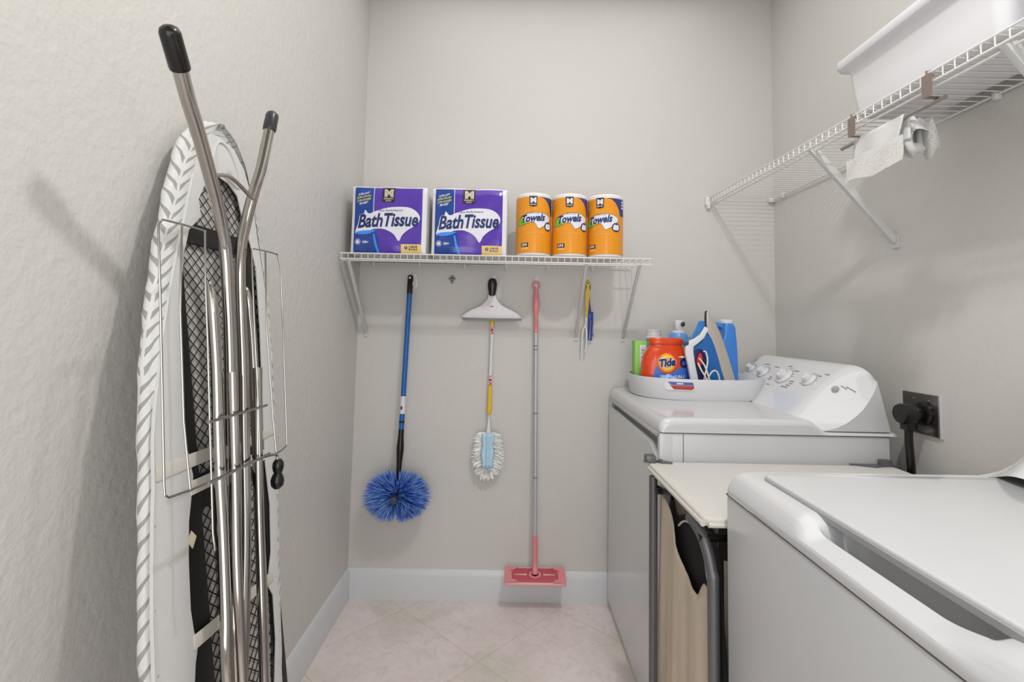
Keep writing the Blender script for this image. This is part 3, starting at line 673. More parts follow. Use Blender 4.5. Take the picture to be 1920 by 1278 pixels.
def sky_s(u, v):
    z = .722 - .145 * u; c = fa(z); hw = .0255 * (1 - .25 * abs(u - .5))
    return (c.x + (v - .5) * 2 * (hw + .003 * math.sin(u * 13)), c.y - .022 - .004 * math.cos((v - .5) * 2 * PI * 2.5) - .006 * math.cos((v - .5) * PI), z)
mb.grid(sky_s, 10, 24); ob = mb.build('backing_cloth', sky, fd); md = ob.modifiers.new('s', 'SOLIDIFY'); md.thickness = .002

# ------------------------------------------------------------------ pink floor mop
mp_ = thing('floor_mop', 'flat floor mop with a pink head and silver pole hanging on the back wall', 'mop', (.13, 2.19, .13))
pink = mat('pink plastic', (.86, .53, .55), .4); dpink = mat('deep rose plastic', (.74, .30, .36), .4); lpink = mat('pale pink plastic', (.90, .70, .69), .4); alu = mat('silver painted tube', (.74, .74, .75), .3, metal=.35)
def ma(z): return Vector((.1165 + (1.39 - z) * .0100, 2.222 - (1.39 - z) * .045, z))
mb = MB(); mb.tube([ma(1.34), ma(1.31), ma(1.27), ma(1.23), ma(1.16)], [.0095, .0145, .0145, .0095, .0105], 18, smooth_path=4)
p = ma(1.372); mb.tube([(p.x + .013 * math.cos(2 * PI * k / 20), p.y, p.z + .017 * math.sin(2 * PI * k / 20)) for k in range(21)], .0052, 10)
mb.tube([ma(1.360), ma(1.335)], .009, 14); mb.build('grip', pink, mp_)
mb = MB(); mb.tube([ma(1.165), ma(.30)], .0088, 16); mb.build('pole', alu, mp_)
for z in (1.105, 1.09, .815, .545):
    mb = MB(); mb.tube([ma(z), ma(z - .006)], .0096, 16); mb.build('joint_ring', grey_m, mp_)
mb = MB(); mb.tube([ma(.305), ma(.25), ma(.195), (.1285, 2.153, .168), (.1285, 2.148, .158)], [.0108, .011, .011, .013, .010], 16, smooth_path=3); mb.build('neck', pink, mp_)
# head: flat plate tilted, low front edge
hc = Vector((.1285, 2.160, .146)); tl = math.radians(20)
def hp(a, b_, t): # a across, b front(-) / back(+), t up from plate
    b_ *= .83
    return (hc.x + a, hc.y + b_ * math.cos(tl) - t * math.sin(tl), hc.z + b_ * math.sin(tl) + t * math.cos(tl))
mb = MB(); mb.prism(rrect(-.128, -.052, .128, .052, .010), hp, -.010, .003, 0, .002); mb.build('head_plate', lpink, mp_)
mb = MB(); mb.prism([(-.098, -.018), (-.075, -.042), (.075, -.042), (.098, -.018), (.098, .018), (.075, .042), (-.075, .042), (-.098, .018)], hp, .0032, .006, 0, .001); mb.build('head_cover', dpink, mp_)
for sd in (-1, 1):
    mb = MB(); mb.prism(rrect(sd * .115 - .013, -.050, sd * .115 + .013, .050, .006), hp, .0034, .007, 0, .0015)
    for sb in (-1, 1): mb.prism([(sd * .104, sb * .046), (sd * .07, sb * .046), (sd * .078, sb * .038), (sd * .086, sb * .030), (sd * .104, sb * .024)], hp, .0062, .009, 0)
    mb.build('cloth_gripper', pink, mp_)
    mb = MB(); mb.prism([(sd * .035, -.004), (sd * .085, -.001), (sd * .085, .002), (sd * .035, .005)], hp, .0061, .008); mb.build('rib', lpink, mp_)
mb = MB(); mb.prism(ell(0, 0, .026, .024, 24), hp, .0062, .010, 0, .001); mb.prism(ell(0, 0, .015, .013, 20), hp, .0101, .0110, 1); mb.build('swivel_base', [pink, mat('deep plum', (.36, .08, .13), .5)], mp_)

# ------------------------------------------------------------------ two hand duster handles on the last hook
hd1 = thing('duster_handle', 'yellow short duster handle with white two pronged fork', 'duster handle', (.345, 2.225, 1.2))
def fn_s(y0): return lambda a, b_, t: (a, y0 + t, b_)
mb = MB(); mb.prism(cr([(.343, 1.404), (.352, 1.400), (.357, 1.385), (.357, 1.360), (.353, 1.30), (.346, 1.235), (.338, 1.235), (.336, 1.30), (.337, 1.36), (.337, 1.39)], 4), fn_s(2.208), 0, .012, 0, .003, True)
mb.decal(ell(.347, 1.389, .0055, .0075, 16), fn_s(2.2075), -.0006, 1); mb.decal(ell(.3475, 1.390, .003, .0035, 12), fn_s(2.2075), -.0010, 2)
for sd in (-1, 1): mb.decal(cr([(.347 + sd * .0105, 1.380), (.347 + sd * .0065, 1.370), (.347 + sd * .0085, 1.355), (.347 + sd * .0105, 1.355)], 3), fn_s(2.2075), -.0006, 1)
mb.build('grip', [yel, badge2, plastic_w], hd1)
mb = MB(); mb.tube([(.342, 2.214, 1.245), (.340, 2.214, 1.21), (.338, 2.214, 1.185)], [.0055, .006, .0075], 12)
mb.tube([(.336, 2.214, 1.195), (.327, 2.214, 1.175), (.3235, 2.214, 1.13), (.3215, 2.214, 1.078)], [.0055, .0048, .004, .0035], 10, smooth_path=4)
mb.tube([(.338, 2.214, 1.195), (.3435, 2.214, 1.165), (.3425, 2.214, 1.12), (.3375, 2.214, 1.078)], [.0055, .0048, .004, .0035], 10, smooth_path=4)
mb.build('fork', plastic_w, hd1)
hd2 = thing('duster_handle', 'blue folding duster handle hanging behind the yellow one', 'duster handle', (.36, 2.235, 1.2))
bl = mat('royal blue plastic', (.07, .24, .62), .35)
mb = MB(); mb.tube([(.350, 2.226, 1.385), (.354, 2.228, 1.30), (.359, 2.23, 1.25)], [.005, .006, .007], 12); mb.box((.352, 2.223, 1.222), (.374, 2.237, 1.258), .003); mb.build('grip', bl, hd2)
mb = MB()
for dx in (.3575, .3705): mb.tube([(dx, 2.23, 1.235), (dx - .001, 2.23, 1.19), (dx - .004, 2.23, 1.136)], [.0042, .0045, .0035], 10)
mb.box((.3545, 2.227, 1.131), (.3705, 2.233, 1.136), .001)
for z in (1.215, 1.205, 1.16, 1.152): mb.box((.371, 2.227, z - .002), (.377, 2.232, z + .002), .0008)
mb.build('fork', bl, hd2)

# ------------------------------------------------------------------ appliances
ENDP = [(.935, .0), (.955, .003), (.98, .009), (1.012, .025), (1.04, .046), (1.06, .064), (1.078, .088), (1.094, .115), (1.103, .137), (1.104, .150), (1.098, .158)]
FULL = [(.903, .029), (.925, .046), (.95, .069), (.98, .097), (1.01, .125), (1.035, .148), (1.055, .165), (1.068, .176), (1.078, .183), (1.090, .189), (1.103, .190)]
def crow(y, y0, y1, zb, x_sh):
    d = min(y - y0, y1 - y); w1 = sstep(d / .12); w2 = max(0, min(1, 1 - (1 - min(1, d / .11)) ** 2.2))
    row = []
    for k, (e_, f_) in enumerate(zip(ENDP, FULL)):
        kk = k / 10; w_ = w1 * (1 - kk) + w2 * kk
        row.append((e_[0] * (1 - w_) + f_[0] * w_ + x_sh, y, zb + e_[1] * (1 - w_) + f_[1] * w_))
    row.append((1.105 * (1 - w2) + 1.112 * w2 + x_sh, y, zb + .150 * (1 - w2) + .182 * w2))
    row.append((1.142 + x_sh, y, zb)); return row
def console(y0, y1, zb, root, x_sh=0):
    mb = MB(); N = 60
    rows = [crow(y0 + (y1 - y0) * (.5 - .5 * math.cos(PI * i / N)), y0, y1, zb, x_sh) for i in range(N + 1)]
    n_ = 13
    mb.add([p for r_ in rows for p in r_], [[i * n_ + k, i * n_ + k + 1, (i + 1) * n_ + k + 1, (i + 1) * n_ + k] for i in range(N) for k in range(n_ - 1)])
    for r_ in (rows[0], rows[-1]):
        tri = tessellate_polygon([[Vector((p[0], p[2], 0)) for p in r_]]); mb.add(r_, [list(t) for t in tri], 1, False)
    return mb.build('control_console', [console_m, enamel_side], root)
FA = Vector((.17, 0, .159)).normalized(); FN = Vector((-.159, 0, .17)).normalized()
CY = {.8975: (1.500, 2.232), .9075: (.294, 1.036)}
def cpt(y, s_, o, zb, x_sh=0): # on the console face: y along, s up-slope from the base, o above the face
    O_ = Vector((.903 + x_sh, 0, zb + .029)); row = crow(y, *CY[zb], zb, x_sh)[:11]
    pr = [((Vector((p[0], 0, p[2])) - O_).dot(FA), (Vector((p[0], 0, p[2])) - O_).dot(FN)) for p in row]
    off = lerp_table(pr, s_)
    return Vector((O_.x, y, O_.z)) + FA * s_ + FN * (o + off)
def dial(y, s_, r_, zb, root, ks=1.0):
    c = cpt(y, s_, -.002, zb)
    def fn(q): return tuple(c + Vector((0, 1, 0)) * q[0] + FA * q[1] + FN * q[2])
    mb = MB(); mb.lathe([(r_, 0), (r_, .004), (r_ * .93, .0065), (r_ * .72, .0075), (r_ * .60, .010), (r_ * .60, .020), (r_ * .55, .0235), (.0005, .024)], (0, 0, 0), 40, fn=fn)
    d = mb.build('dial', plastic_w, root)
    mb = MB(); mb.box((-r_ * .09, -r_ * .50, .020), (r_ * .09, r_ * .50, .0275), .002, fn=lambda v: fn(v)); mb.build('grip_bar', plastic_w, d)
    mb = MB()
    for k in range(15):
        a = -.6 + k * .30; rr = r_ * (1.22 if k % 2 else 1.3); ln = .004 + .003 * (k % 3 == 0)
        ca, sa = math.cos(a), math.sin(a)
        cc = c + Vector((0, 1, 0)) * rr * ca + FA * rr * sa + FN * .0028
        mb.add([cc + Vector((0, -ln, 0)) - FA * .0006, cc + Vector((0, ln, 0)) - FA * .0006, cc + Vector((0, ln, 0)) + FA * .0006, cc + Vector((0, -ln, 0)) + FA * .0006], [[0, 1, 2, 3]], 0, False)
    mb.lathe([(r_ * 1.03, .0022), (r_ * 1.06, .0024)], (0, 0, 0), 32, fn=fn)
    mb.build('dial_markings', grey_m, root)

dr = thing('clothes_dryer', 'white clothes dryer in the back corner with a laundry tray on top', 'dryer', (.79, 1.86, 0))
DX0, DY0, DY1, DT = .4504, 1.494, 2.232, .930
mb = MB()
mb.box((DX0 + .03, DY0 + .001, .02), (1.134, DY1, .886), .003)
mb.box((DX0, DY0, .0), (DX0 + .04, DY0 + .022, .886), .004); mb.box((DX0, DY1 - .014, .0), (DX0 + .04, DY1, .886), .004)
mb.box((DX0, DY0 + .01, .868), (DX0 + .04, DY1 - .01, .886), .002)
mb.box((DX0 + .002, DY0 + .02, .0), (1.12, DY1 - .01, .03), 0)
mb.build('cabinet', enamel_side, dr)
mb = MB(); mb.box((.520, DY0 - .0006, .03), (.5215, DY0 + .002, .884)); mb.box((.452, DY0 - .0005, .8835), (1.135, DY0 + .002, .8862)); mb.build('panel_seam', grey_d, dr)
mb = MB(); mb.box((DX0 + .022, DY0 + .02, .80), (DX0 + .032, DY1 - .012, .872)); mb.build('door_recess', slot_m, dr)
# door: tall panel with a rolled top edge
mb = MB()
def door_top(y): return .836 - .022 * (1 - sstep((y - DY0 - .024) / .07)) + .004 * sstep((y - DY0) / .7)
NY = 30; ys = [DY0 + .024 + (DY1 - .014 - DY0 - .026) * k / NY for k in range(NY + 1)]
poly = [(ys[0], .03)] + [(ys[-1], .03)] + [(y, door_top(y)) for y in ys[::-1]]
mb.prism(poly, YZ, DX0 - .004, DX0 + .022, 0, 0); mb.build('door', enamel, dr)
mb = MB(); mb.tube([(DX0 + .006, y, door_top(y) + .001) for y in ys[::-1]] + [(DX0 + .004, DY0 + .0245, .803), (DX0 + .002, DY0 + .0245, .785)], .0055, 10); mb.build('door_edge', enamel, dr)
# top deck
def deck(prof, y0, y1, zmin, rad, fn=None, ny=90):
    rows = []
    for i in range(ny + 1):
        t = i / ny; y = y0 + (y1 - y0) * t
        if t < .15: y = y0 + (y1 - y0) * .15 * (t / .15) ** 2
        if t > .85: y = y1 - (y1 - y0) * .15 * ((1 - t) / .15) ** 2
        e_ = min(y - y0, y1 - y); dz = (rad - math.sqrt(max(0, rad ** 2 - (rad - e_) ** 2))) if e_ < rad else 0
        row = []
        for x, z in prof:
            z2 = z - min(dz, z - zmin) if z > zmin else z
            x2 = x + (dz * .7 if x < prof[0][0] + .05 else 0)
            if fn: z2 = fn(x, y, z2)
            row.append((x2, y, z2))
        rows.append(row)
    n_ = len(prof); mb = MB()
    mb.add([p for r_ in rows for p in r_], [[i * n_ + k, i * n_ + k + 1, (i + 1) * n_ + k + 1, (i + 1) * n_ + k] for i in range(ny) for k in range(n_ - 1)])
    for r_ in (rows[0], rows[-1]):
        mb.add(r_, [list(t) for t in tessellate_polygon([[Vector((p[0], p[2], 0)) for p in r_]])], 0, False)
    return mb
def fine(prof, k):
    out = []
    for (a, b_), (c_, d_) in zip(prof, prof[1:]): out += [(a + (c_ - a) * q / k, b_ + (d_ - b_) * q / k) for q in range(k)]
    return out + [prof[-1]]
dp = [(DX0, .8868), (DX0 - .001, .893), (DX0, .902), (DX0 + .003, .911), (DX0 + .008, .918), (DX0 + .015, .923), (DX0 + .024, .926), (DX0 + .04, .928), (DX0 + .10, .929), (.70, .930), (.888, .930), (.900, .928), (.912, .921), (.925, .909), (.938, .900), (.950, .8965), (.970, .896), (1.158, .895), (1.158, .8868)]
deck(fine(dp, 2), DY0 - .003, DY1 + .003, .8868, .017).build('worktop', enamel, dr)
console(DY0 + .006, DY1, .8975, dr)
ZB = .8975
dial(1.990, .147, .026, ZB, dr); dial(1.838, .147, .034, ZB, dr); dial(1.690, .151, .026, ZB, dr); dial(2.100, .155, .020, ZB, dr)
c = cpt(1.574, .149, -.001, ZB); mb = MB(); mb.lathe([(.0125, 0), (.0125, .003), (.0085, .004), (.0085, .007), (.0005, .008)], (0, 0, 0), 24, fn=lambda q: tuple(c + Vector((0, 1, 0)) * q[0] + FA * q[1] + FN * q[2])); mb.build('start_button', mat('grey button plastic', (.66, .67, .69), .3), dr)
for y_, s_, l_ in ((2.02, .190, .018), (1.94, .184, .016), (1.865, .198, .012), (1.80, .180, .014), (1.635, .186, .012), (1.66, .175, .008), (1.545, .172, .012), (1.56, .166, .008), (1.77, .13, .014), (1.765, .12, .012), (1.77, .11, .012), (1.91, .13, .010), (1.91, .12, .012), (1.885, .095, .012), (1.78, .10, .02)):
    mb = MB(); p = [cpt(y_ - l_, s_, .0012, ZB), cpt(y_ + l_, s_, .0012, ZB), cpt(y_ + l_, s_ + .0035, .0012, ZB), cpt(y_ - l_, s_ + .0035, .0012, ZB)]; mb.add(p, [[0, 1, 2, 3]], 0, False)
    mb.build('printed_mark', grey_m, dr)

ws = thing('washing_machine', 'white top loading washer with closed lid in the right foreground', 'washer', (.79, .66, 0))
WY0, WY1, WX0 = .290, 1.040, .448
mb = MB(); mb.box((WX0 + .001, WY0 + .001, .02), (1.134, WY1 - .001, .860), .006); mb.box((WX0 + .02, WY0 + .02, 0), (1.12, WY1 - .02, .03)); mb.build('cabinet', enamel_side, ws)
prof = [(.4485, .862), (.4465, .867), (.447, .874), (.4500, .882), (.455, .891), (.461, .8985), (.469, .904), (.478, .9075), (.488, .909), (.50, .9095), (.512, .9097), (.525, .9098), (.56, .910), (.70, .910), (.90, .911), (.96, .911), (1.15, .911), (1.155, .906), (1.156, .862)]
def scoop(x, y, z):
    mm = sstep((y - .455) / .11) * sstep((.812 - y) / .055); m2 = sstep((y - .50) / .03) * sstep((.785 - y) / .03)
    if x < .53 and z > .862:
        zs = min(z, .8785 + max(0, x - .4505) * .36)
        z = z + (zs - z) * mm * (1 - sstep((x - .51) / .015))
        z -= m2 * .045 * sstep((x - .4785) / .006) * (1 - sstep((x - .51) / .015))
    return z
deck(fine(prof[:13], 3)[:-1] + fine(prof[12:], 2), WY0 - .003, WY1 + .003, .862, .022, scoop, 200).build('top_deck', enamel, ws)
mb = MB(); mb.box((WX0 + .0005, WY0 + .003, .8595), (1.13, WY1 - .003, .8625)); mb.build('deck_seam', grey_d, ws)
mb = MB(); mb.prism(rrect(.495, .352, 1.03, .985, .022, 6), XY, .9075, .9185, 0, .004, True); mb.build('lid', enamel, ws)
mb = MB(); mb.prism(rrect(.4925, .3495, 1.0325, .9875, .0245, 6), XY, .9035, .9118); mb.build('lid_gap', mat('light grey gap', (.62, .62, .63), .5), ws)
console(WY0 + .004, WY1 - .004, .9075, ws, .03)
for y_, r_ in ((.40, .026), (.52, .026), (.66, .034), (.80, .026)):
    c_ = cpt(y_, .147, -.002, .9075, .03); mb = MB(); mb.lathe([(r_, 0), (r_, .004), (r_ * .72, .0075), (r_ * .60, .010), (r_ * .60, .020), (.0005, .024)], (0, 0, 0), 32, fn=lambda q: tuple(c_ + Vector((0, 1, 0)) * q[0] + FA * q[1] + FN * q[2])); mb.build('dial', plastic_w, ws)
mb = MB(); mb.box((1.035, .90, .909), (1.045, .93, .9135), .001); mb.build('hinge', grey_d, ws)

# ------------------------------------------------------------------ laundry sorter between the machines
hm = thing('laundry_sorter', 'beige canvas laundry sorter with cream padded top between washer and dryer', 'laundry hamper', (.79, 1.26, 0))
mb = MB(); mb.prism(rrect(.409, 1.052, 1.125, 1.478, .022, 6), XY, .787, .806, 0, .006, True); mb.build('padded_top', cream, hm)
mb = MB(); mb.tube([(.41, 1.06, .792), (.41, 1.46, .792)], .006, 10); mb.tube([(.418, 1.052, .792), (1.11, 1.052, .792)], .005, 10); mb.build('top_piping', strap_m, hm)
for (lx, bend) in ((.412, 1), (1.085, 1)):
    mb = MB(); mb.tube([(lx, 1.425, 0), (lx, 1.425, .78)], .0115, 14); mb.build('leg', tube_g, hm)
    mb = MB(); mb.tube([(lx + .026, 1.078, 0), (lx + .026, 1.078, .60), (lx + .024, 1.082, .69), (lx + .014, 1.105, .750), (lx + .004, 1.15, .775)], .0125, 14, smooth_path=5); mb.build('leg', tube_g, hm)
mb = MB(); mb.box((.402, 1.456, .806), (.430, 1.488, .826), .003); mb.prism([(.43, 1.470), (.455, 1.470), (.475, 1.452), (.445, 1.455)], XY, .8061, .812); mb.lathe([(.006, -.002), (.006, .003)], (.445, 1.468, .812), 12); mb.box((.396, 1.462, .806), (.403, 1.472, .811), .001); mb.build('corner_bracket', tube_g, hm)
mb = MB(); mb.prism([(1.0, 1.478), (1.10, 1.478), (1.095, 1.462), (1.06, 1.452)], XY, .8061, .811); mb.build('corner_bracket', tube_g, hm)
mb = MB(); mb.box((1.085, 1.462, .806), (1.115, 1.482, .825), .002); mb.build('corner_bracket', tube_g, hm)
for yy in (1.395, 1.10):
    mb = MB(); mb.tube([(.415, yy, .748), (1.10, yy, .748)], .008, 10); mb.build('rail', black_p, hm)
mb = MB(); mb.tube([(.418, 1.425, .752), (.43, 1.405, .750), (.432, 1.32, .757)], .006, 10); mb.build('side_rail', black_p, hm)
# bag: outer canvas face with a sagging opening, pale inner lining seen above
C2 = [(1.413, .735), (1.40, .732), (1.386, .728), (1.35, .708), (1.318, .692), (1.303, .665), (1.299, .649), (1.272, .628), (1.241, .611), (1.195, .602), (1.152, .600), (1.140, .622), (1.128, .640), (1.10, .638), (1.083, .636)]
mb = MB(); NN = 46
def bagface(u, v):
    y = 1.083 + (1.413 - 1.083) * u; top_ = lerp_table(sorted(C2), y); z = .02 + (top_ - .02) * v
    edge = .12 * sstep((.80 - z) / .65) * 0
    yy = y + (y - 1.25) * .10 * (1 - v) * 1.6 * (1 if y > 1.25 else .0) + .02 * (1 - v) * u
    return (.436 + .006 * math.sin(u * 17) * (1 - v * .5) + .004 * math.sin(u * 41 + 2) * (1 - v), yy, z)
mb.grid(bagface, NN, 24); o = mb.build('canvas_bag', canvas, hm); md = o.modifiers.new('s', 'SOLIDIFY'); md.thickness = .0025
mb = MB()
for xa, xb, ya_, yb_ in ((.47, 1.09, 1.10, 1.102), (.47, 1.09, 1.405, 1.407), (1.088, 1.09, 1.10, 1.407)):
    mb.box((xa, ya_, .03), (xb, yb_, .70))
mb.build('bag_wall', canvas, hm)
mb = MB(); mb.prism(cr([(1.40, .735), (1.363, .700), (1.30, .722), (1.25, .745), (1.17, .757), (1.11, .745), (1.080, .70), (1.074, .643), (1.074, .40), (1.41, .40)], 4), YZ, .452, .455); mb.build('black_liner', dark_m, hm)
mb = MB(); mb.tube([(.447, a, b_) for a, b_ in ((1.318, .688), (1.29, .708), (1.259, .721), (1.22, .727), (1.193, .728), (1.165, .716), (1.150, .695), (1.141, .67), (1.135, .655), (1.127, .640))], .0026, 8, smooth_path=4); mb.build('bag_piping', mat('grey white piping', (.78, .77, .75), .6), hm)
mb = MB(); mb.box((.46, 1.11, .50), (.462, 1.40, .775)); mb.build('inner_panel', mat('grey mesh cloth', (.50, .47, .44), .9), hm)
mb = MB(); mb.box((.48, 1.052, .40), (1.08, 1.058, .775), .001); mb.build('end_panel', mat('brown cloth', (.30, .19, .15), .9), hm)

# ------------------------------------------------------------------ tray on the dryer and its contents
TZ = .930
tx, ty, ta, tb = .749, 2.028, .257, .196
tr = thing('laundry_tray', 'oval white plastic tray full of laundry supplies on top of the dryer', 'tray', (tx, ty, TZ))
mb = MB()
def ov(q): # slightly squared oval
    a = math.atan2(q[1], q[0]); r_ = math.hypot(q[0], q[1]); ee = 2.5
    k = (abs(math.cos(a)) ** ee + abs(math.sin(a)) ** ee) ** (-1 / ee); return (tx + ta * r_ * k * math.cos(a), ty + tb * r_ * k * math.sin(a), q[2])
mb.lathe([(.0, .004), (.95, .004), (.975, .008), (.982, .074), (.988, .0775), (.997, .0775), (1.0, .073), (.975, .004), (.965, .0), (.0, .0)], (0, 0, TZ), 72, fn=ov)
mb.build('tub', plastic_w, tr)
mb = MB()
def tsurf(a, b_, o):
    an = -PI / 2 - .47 + a / .235; ee = 2.5; b_ = .036 + (b_ - .034) * 1.6
    k = (abs(math.cos(an)) ** ee + abs(math.sin(an)) ** ee) ** (-1 / ee); rr = 1 + o - .0009 * 0
    f_ = .985 + .012 * (b_ / .07)
    return (tx + (ta * f_ + o) * k * math.cos(an), ty + (tb * f_ + o) * k * math.sin(an), TZ + b_)
mb.decal(rrect(-.046, .034, .050, .054, .0099, 6), tsurf, .0020, 0, .01)
mb.decal([(-.036, .053), (-.015, .036), (.040, .036), (.0475, .040), (.0475, .045), (-.024, .045)], tsurf, .0028, 1, .01)
mb.decal([(-.034, .053), (-.022, .046), (.047, .046), (.043, .053)], tsurf, .0028, 2, .01)
mb.decal([(-.006, .0480), (.014, .0480), (.014, .0510), (-.006, .0510)], tsurf, .0034, 0, .01)
mb.build('sticker', [pale, mat('brick red print', (.70, .22, .18), .4), mat('slate blue print', (.30, .38, .62), .4)], tr)
IZ = TZ + .0045
# green box
gb = thing('dryer_sheet_box', 'slim green and white carton standing at the left end of the tray', 'box', (.530, 2.035, IZ))
mb = MB(); mb.box((.512, 2.03, IZ), (.562, 2.08, IZ + .204), .001); mb.build('carton', mat('light green card', (.55, .80, .36), .5), gb)
fb = lambda a, b_, o: (.512 + a, 2.03 - o, IZ + b_)
mb = MB(); mb.decal([(.020, .002), (.044, .002), (.044, .188), (.020, .188)], fb, .0006, 0)
mb.decal(ell(.032, .170, .0075, .008, 20), fb, .0010, 1); mb.decal(ell(.032, .170, .006, .0065, 20), fb, .0014, 0); mb.decal([(.027, .170), (.037, .170), (.034, .165), (.030, .165)], fb, .0018, 1)
for i, (a, b_) in enumerate(((.026, .152), (.034, .152), (.026, .136), (.034, .136))): mb.decal([(a, b_), (a + .005, b_), (a + .005, b_ + .006), (a, b_ + .006)], fb, .0012, 1)
mb.build('front_print', [pale, grey_m], gb)
# detergent tub, orange, shaped like a rounded fish bowl
tdx, tdy = .622, 1.985
td = thing('detergent_tub', 'orange detergent pod tub with a bulls-eye logo at the front of the tray', 'detergent', (tdx, tdy, IZ))
otd = mat('orange red plastic', (.86, .26, .07), .25, coat=.2)
mb = MB()
def bowl(q):
    a = math.atan2(q[1], q[0]); r_ = math.hypot(q[0], q[1]); ee = 3.0
    k = (abs(math.cos(a)) ** ee + abs(math.sin(a)) ** ee) ** (-1 / ee); return (tdx + .93 * r_ * k * math.cos(a), tdy + .46 * r_ * k * math.sin(a), IZ + (q[2] - IZ) * 1.06)
mb.lathe([(.0, 0), (.085, 0), (.095, .006), (.104, .04), (.1045, .08), (.101, .115), (.092, .145), (.078, .166), (.068, .176), (.068, .182), (.0, .182)], (0, 0, IZ), 64, fn=bowl); mb.build('body', otd, td)
mb = MB(); mb.lathe([(.0, .183), (.070, .183), (.073, .188), (.072, .202), (.066, .207), (.0, .207)], (0, 0, IZ), 64, fn=bowl); mb.build('lid', otd, td)
def tdf(a, b_, o):
    rr = lerp_table([(0, .095), (.04, .104), (.08, .1045), (.115, .101), (.145, .092), (.166, .078)], b_); x_ = a / rr
    x_ = max(-.99, min(.99, x_)); yy = (1 - abs(x_) ** 3) ** (1 / 3)
    return (tdx + a * .93, tdy - .46 * rr * yy - o, IZ + b_ * 1.06)
mb = MB()
mb.decal(cr([(-.058, .03), (-.06, .09), (-.048, .105), (-.038, .09), (-.02, .083), (.01, .083), (.03, .093), (.06, .105), (.085, .095), (.09, .06), (.085, .03)], 4), tdf, .0014, 4, .012)
mb.decal(ell(-.010, .118, .042, .040, 36), tdf, .0022, 0, .012); mb.decal(ell(-.010, .118, .036, .034, 36), tdf, .0030, 1, .012); mb.decal(ell(-.010, .118, .029, .027, 36), tdf, .0036, 2, .012); mb.decal(ell(-.010, .118, .021, .019, 36), tdf, .0042, 1, .012)
v_, f_ = text2d('Tide', -.044, .104, .026, .134, .12, .05, 3); v2, f2 = text2d('Tide', -.046, .102, .028, .136, .12, .09, 3)
rot_ = lambda vv: [(a, b_ + .12 * (a + .01)) for a, b_ in vv]
mb.print2d(rot_(v2), f2, tdf, .0048, 3, .012); mb.print2d(rot_(v_), f_, tdf, .0056, 5, .012)
v_, f_ = text2d('PODS', -.035, .062, .010, .074, .1, .05, 2); mb.print2d(v_, f_, tdf, .0024, 3, .012)
v_, f_ = text2d('3-IN-1', .022, .062, .062, .074, .1, .04, 2); mb.print2d(v_, f_, tdf, .0024, 3, .012)
mb.decal(ell(.062, .118, .017, .018, 24), tdf, .0026, 5, .012); mb.decal(ell(.062, .117, .008, .008, 16), tdf, .0034, 4, .012); mb.decal([(.036, .140), (.060, .134), (.075, .141), (.060, .144)], tdf, .0026, 3, .012)
mb.build('label', [otd, mat('orange print', (.96, .62, .12), .4), mat('yellow print', (.98, .83, .30), .4), pale, mat('mid blue print', (.25, .45, .80), .4), navy], td)
# blue softener bottle with white cap
def bottle(px, py, label, H_, r_, m_, cap_r, cap_h, sxx_=1.0):
    t = thing('spray_bottle' if cap_h == 0 else 'softener_bottle', label, 'bottle', (px, py, IZ)); return t
lb = mat('translucent light blue plastic', (.42, .62, .88), .3, trans=.0)
b1 = thing('softener_bottle', 'light blue bottle with a ribbed white cap behind the orange tub', 'bottle', (.608, 2.105, IZ))
mb = MB(); mb.lathe([(.0, 0), (.036, 0), (.041, .006), (.042, .12), (.040, .15), (.031, .175), (.029, .195), (.029, .212), (.0, .212)], (.608, 2.10, IZ), 32); mb.build('body', lb, b1)
mb = MB(); mb.lathe([(.031, .212), (.034, .213), (.034, .220), (.0305, .222), (.030, .243), (.032, .245), (.032, .250), (.0, .250)], (.608, 2.10, IZ), 32); mb.build('cap', plastic_w, b1)
b2 = thing('spray_can', 'light blue starch spray can with a white nozzle cap behind the tub', 'spray can', (.712, 2.115, IZ))
mb = MB(); mb.lathe([(.0, 0), (.036, 0), (.040, .005), (.042, .14), (.042, .195), (.038, .228), (.030, .240), (.0, .240)], (.716, 2.11, IZ), 32); mb.build('body', lb, b2)
mb = MB(); mb.lathe([(.027, .240), (.024, .250), (.0, .252)], (.716, 2.11, IZ), 24); mb.box((.698, 2.09, IZ + .25), (.730, 2.13, IZ + .292), .005); mb.build('cap', plastic_w, b2)
mb = MB(); mb.lathe([(.010, 0), (.010, .006), (.007, .008), (.0, .008)], (0, 0, 0), 20, fn=lambda q: (.727 + q[0] * .9, 2.091 - q[2], IZ + .276 + q[1])); mb.build('nozzle', black_c, b2)
# blue jug
jg = thing('detergent_jug', 'tall blue jug with an open handle at the right end of the tray', 'jug', (.90, 2.09, IZ))
jb = mat('sky blue plastic', (.24, .52, .86), .25, coat=.2)
out = cr([(.838, .0), (.935, .0), (.940, .05), (.938, .15), (.932, .22), (.927, .262), (.915, .280), (.885, .284), (.86, .282), (.835, .276), (.825, .262), (.829, .20), (.832, .1)], 4)
hole = cr([(.850, .200), (.866, .208), (.872, .230), (.868, .252), (.853, .262), (.838, .258), (.838, .225)], 4)
mb = MB()
jf = lambda a, b_, t: (a, t, IZ + b_)
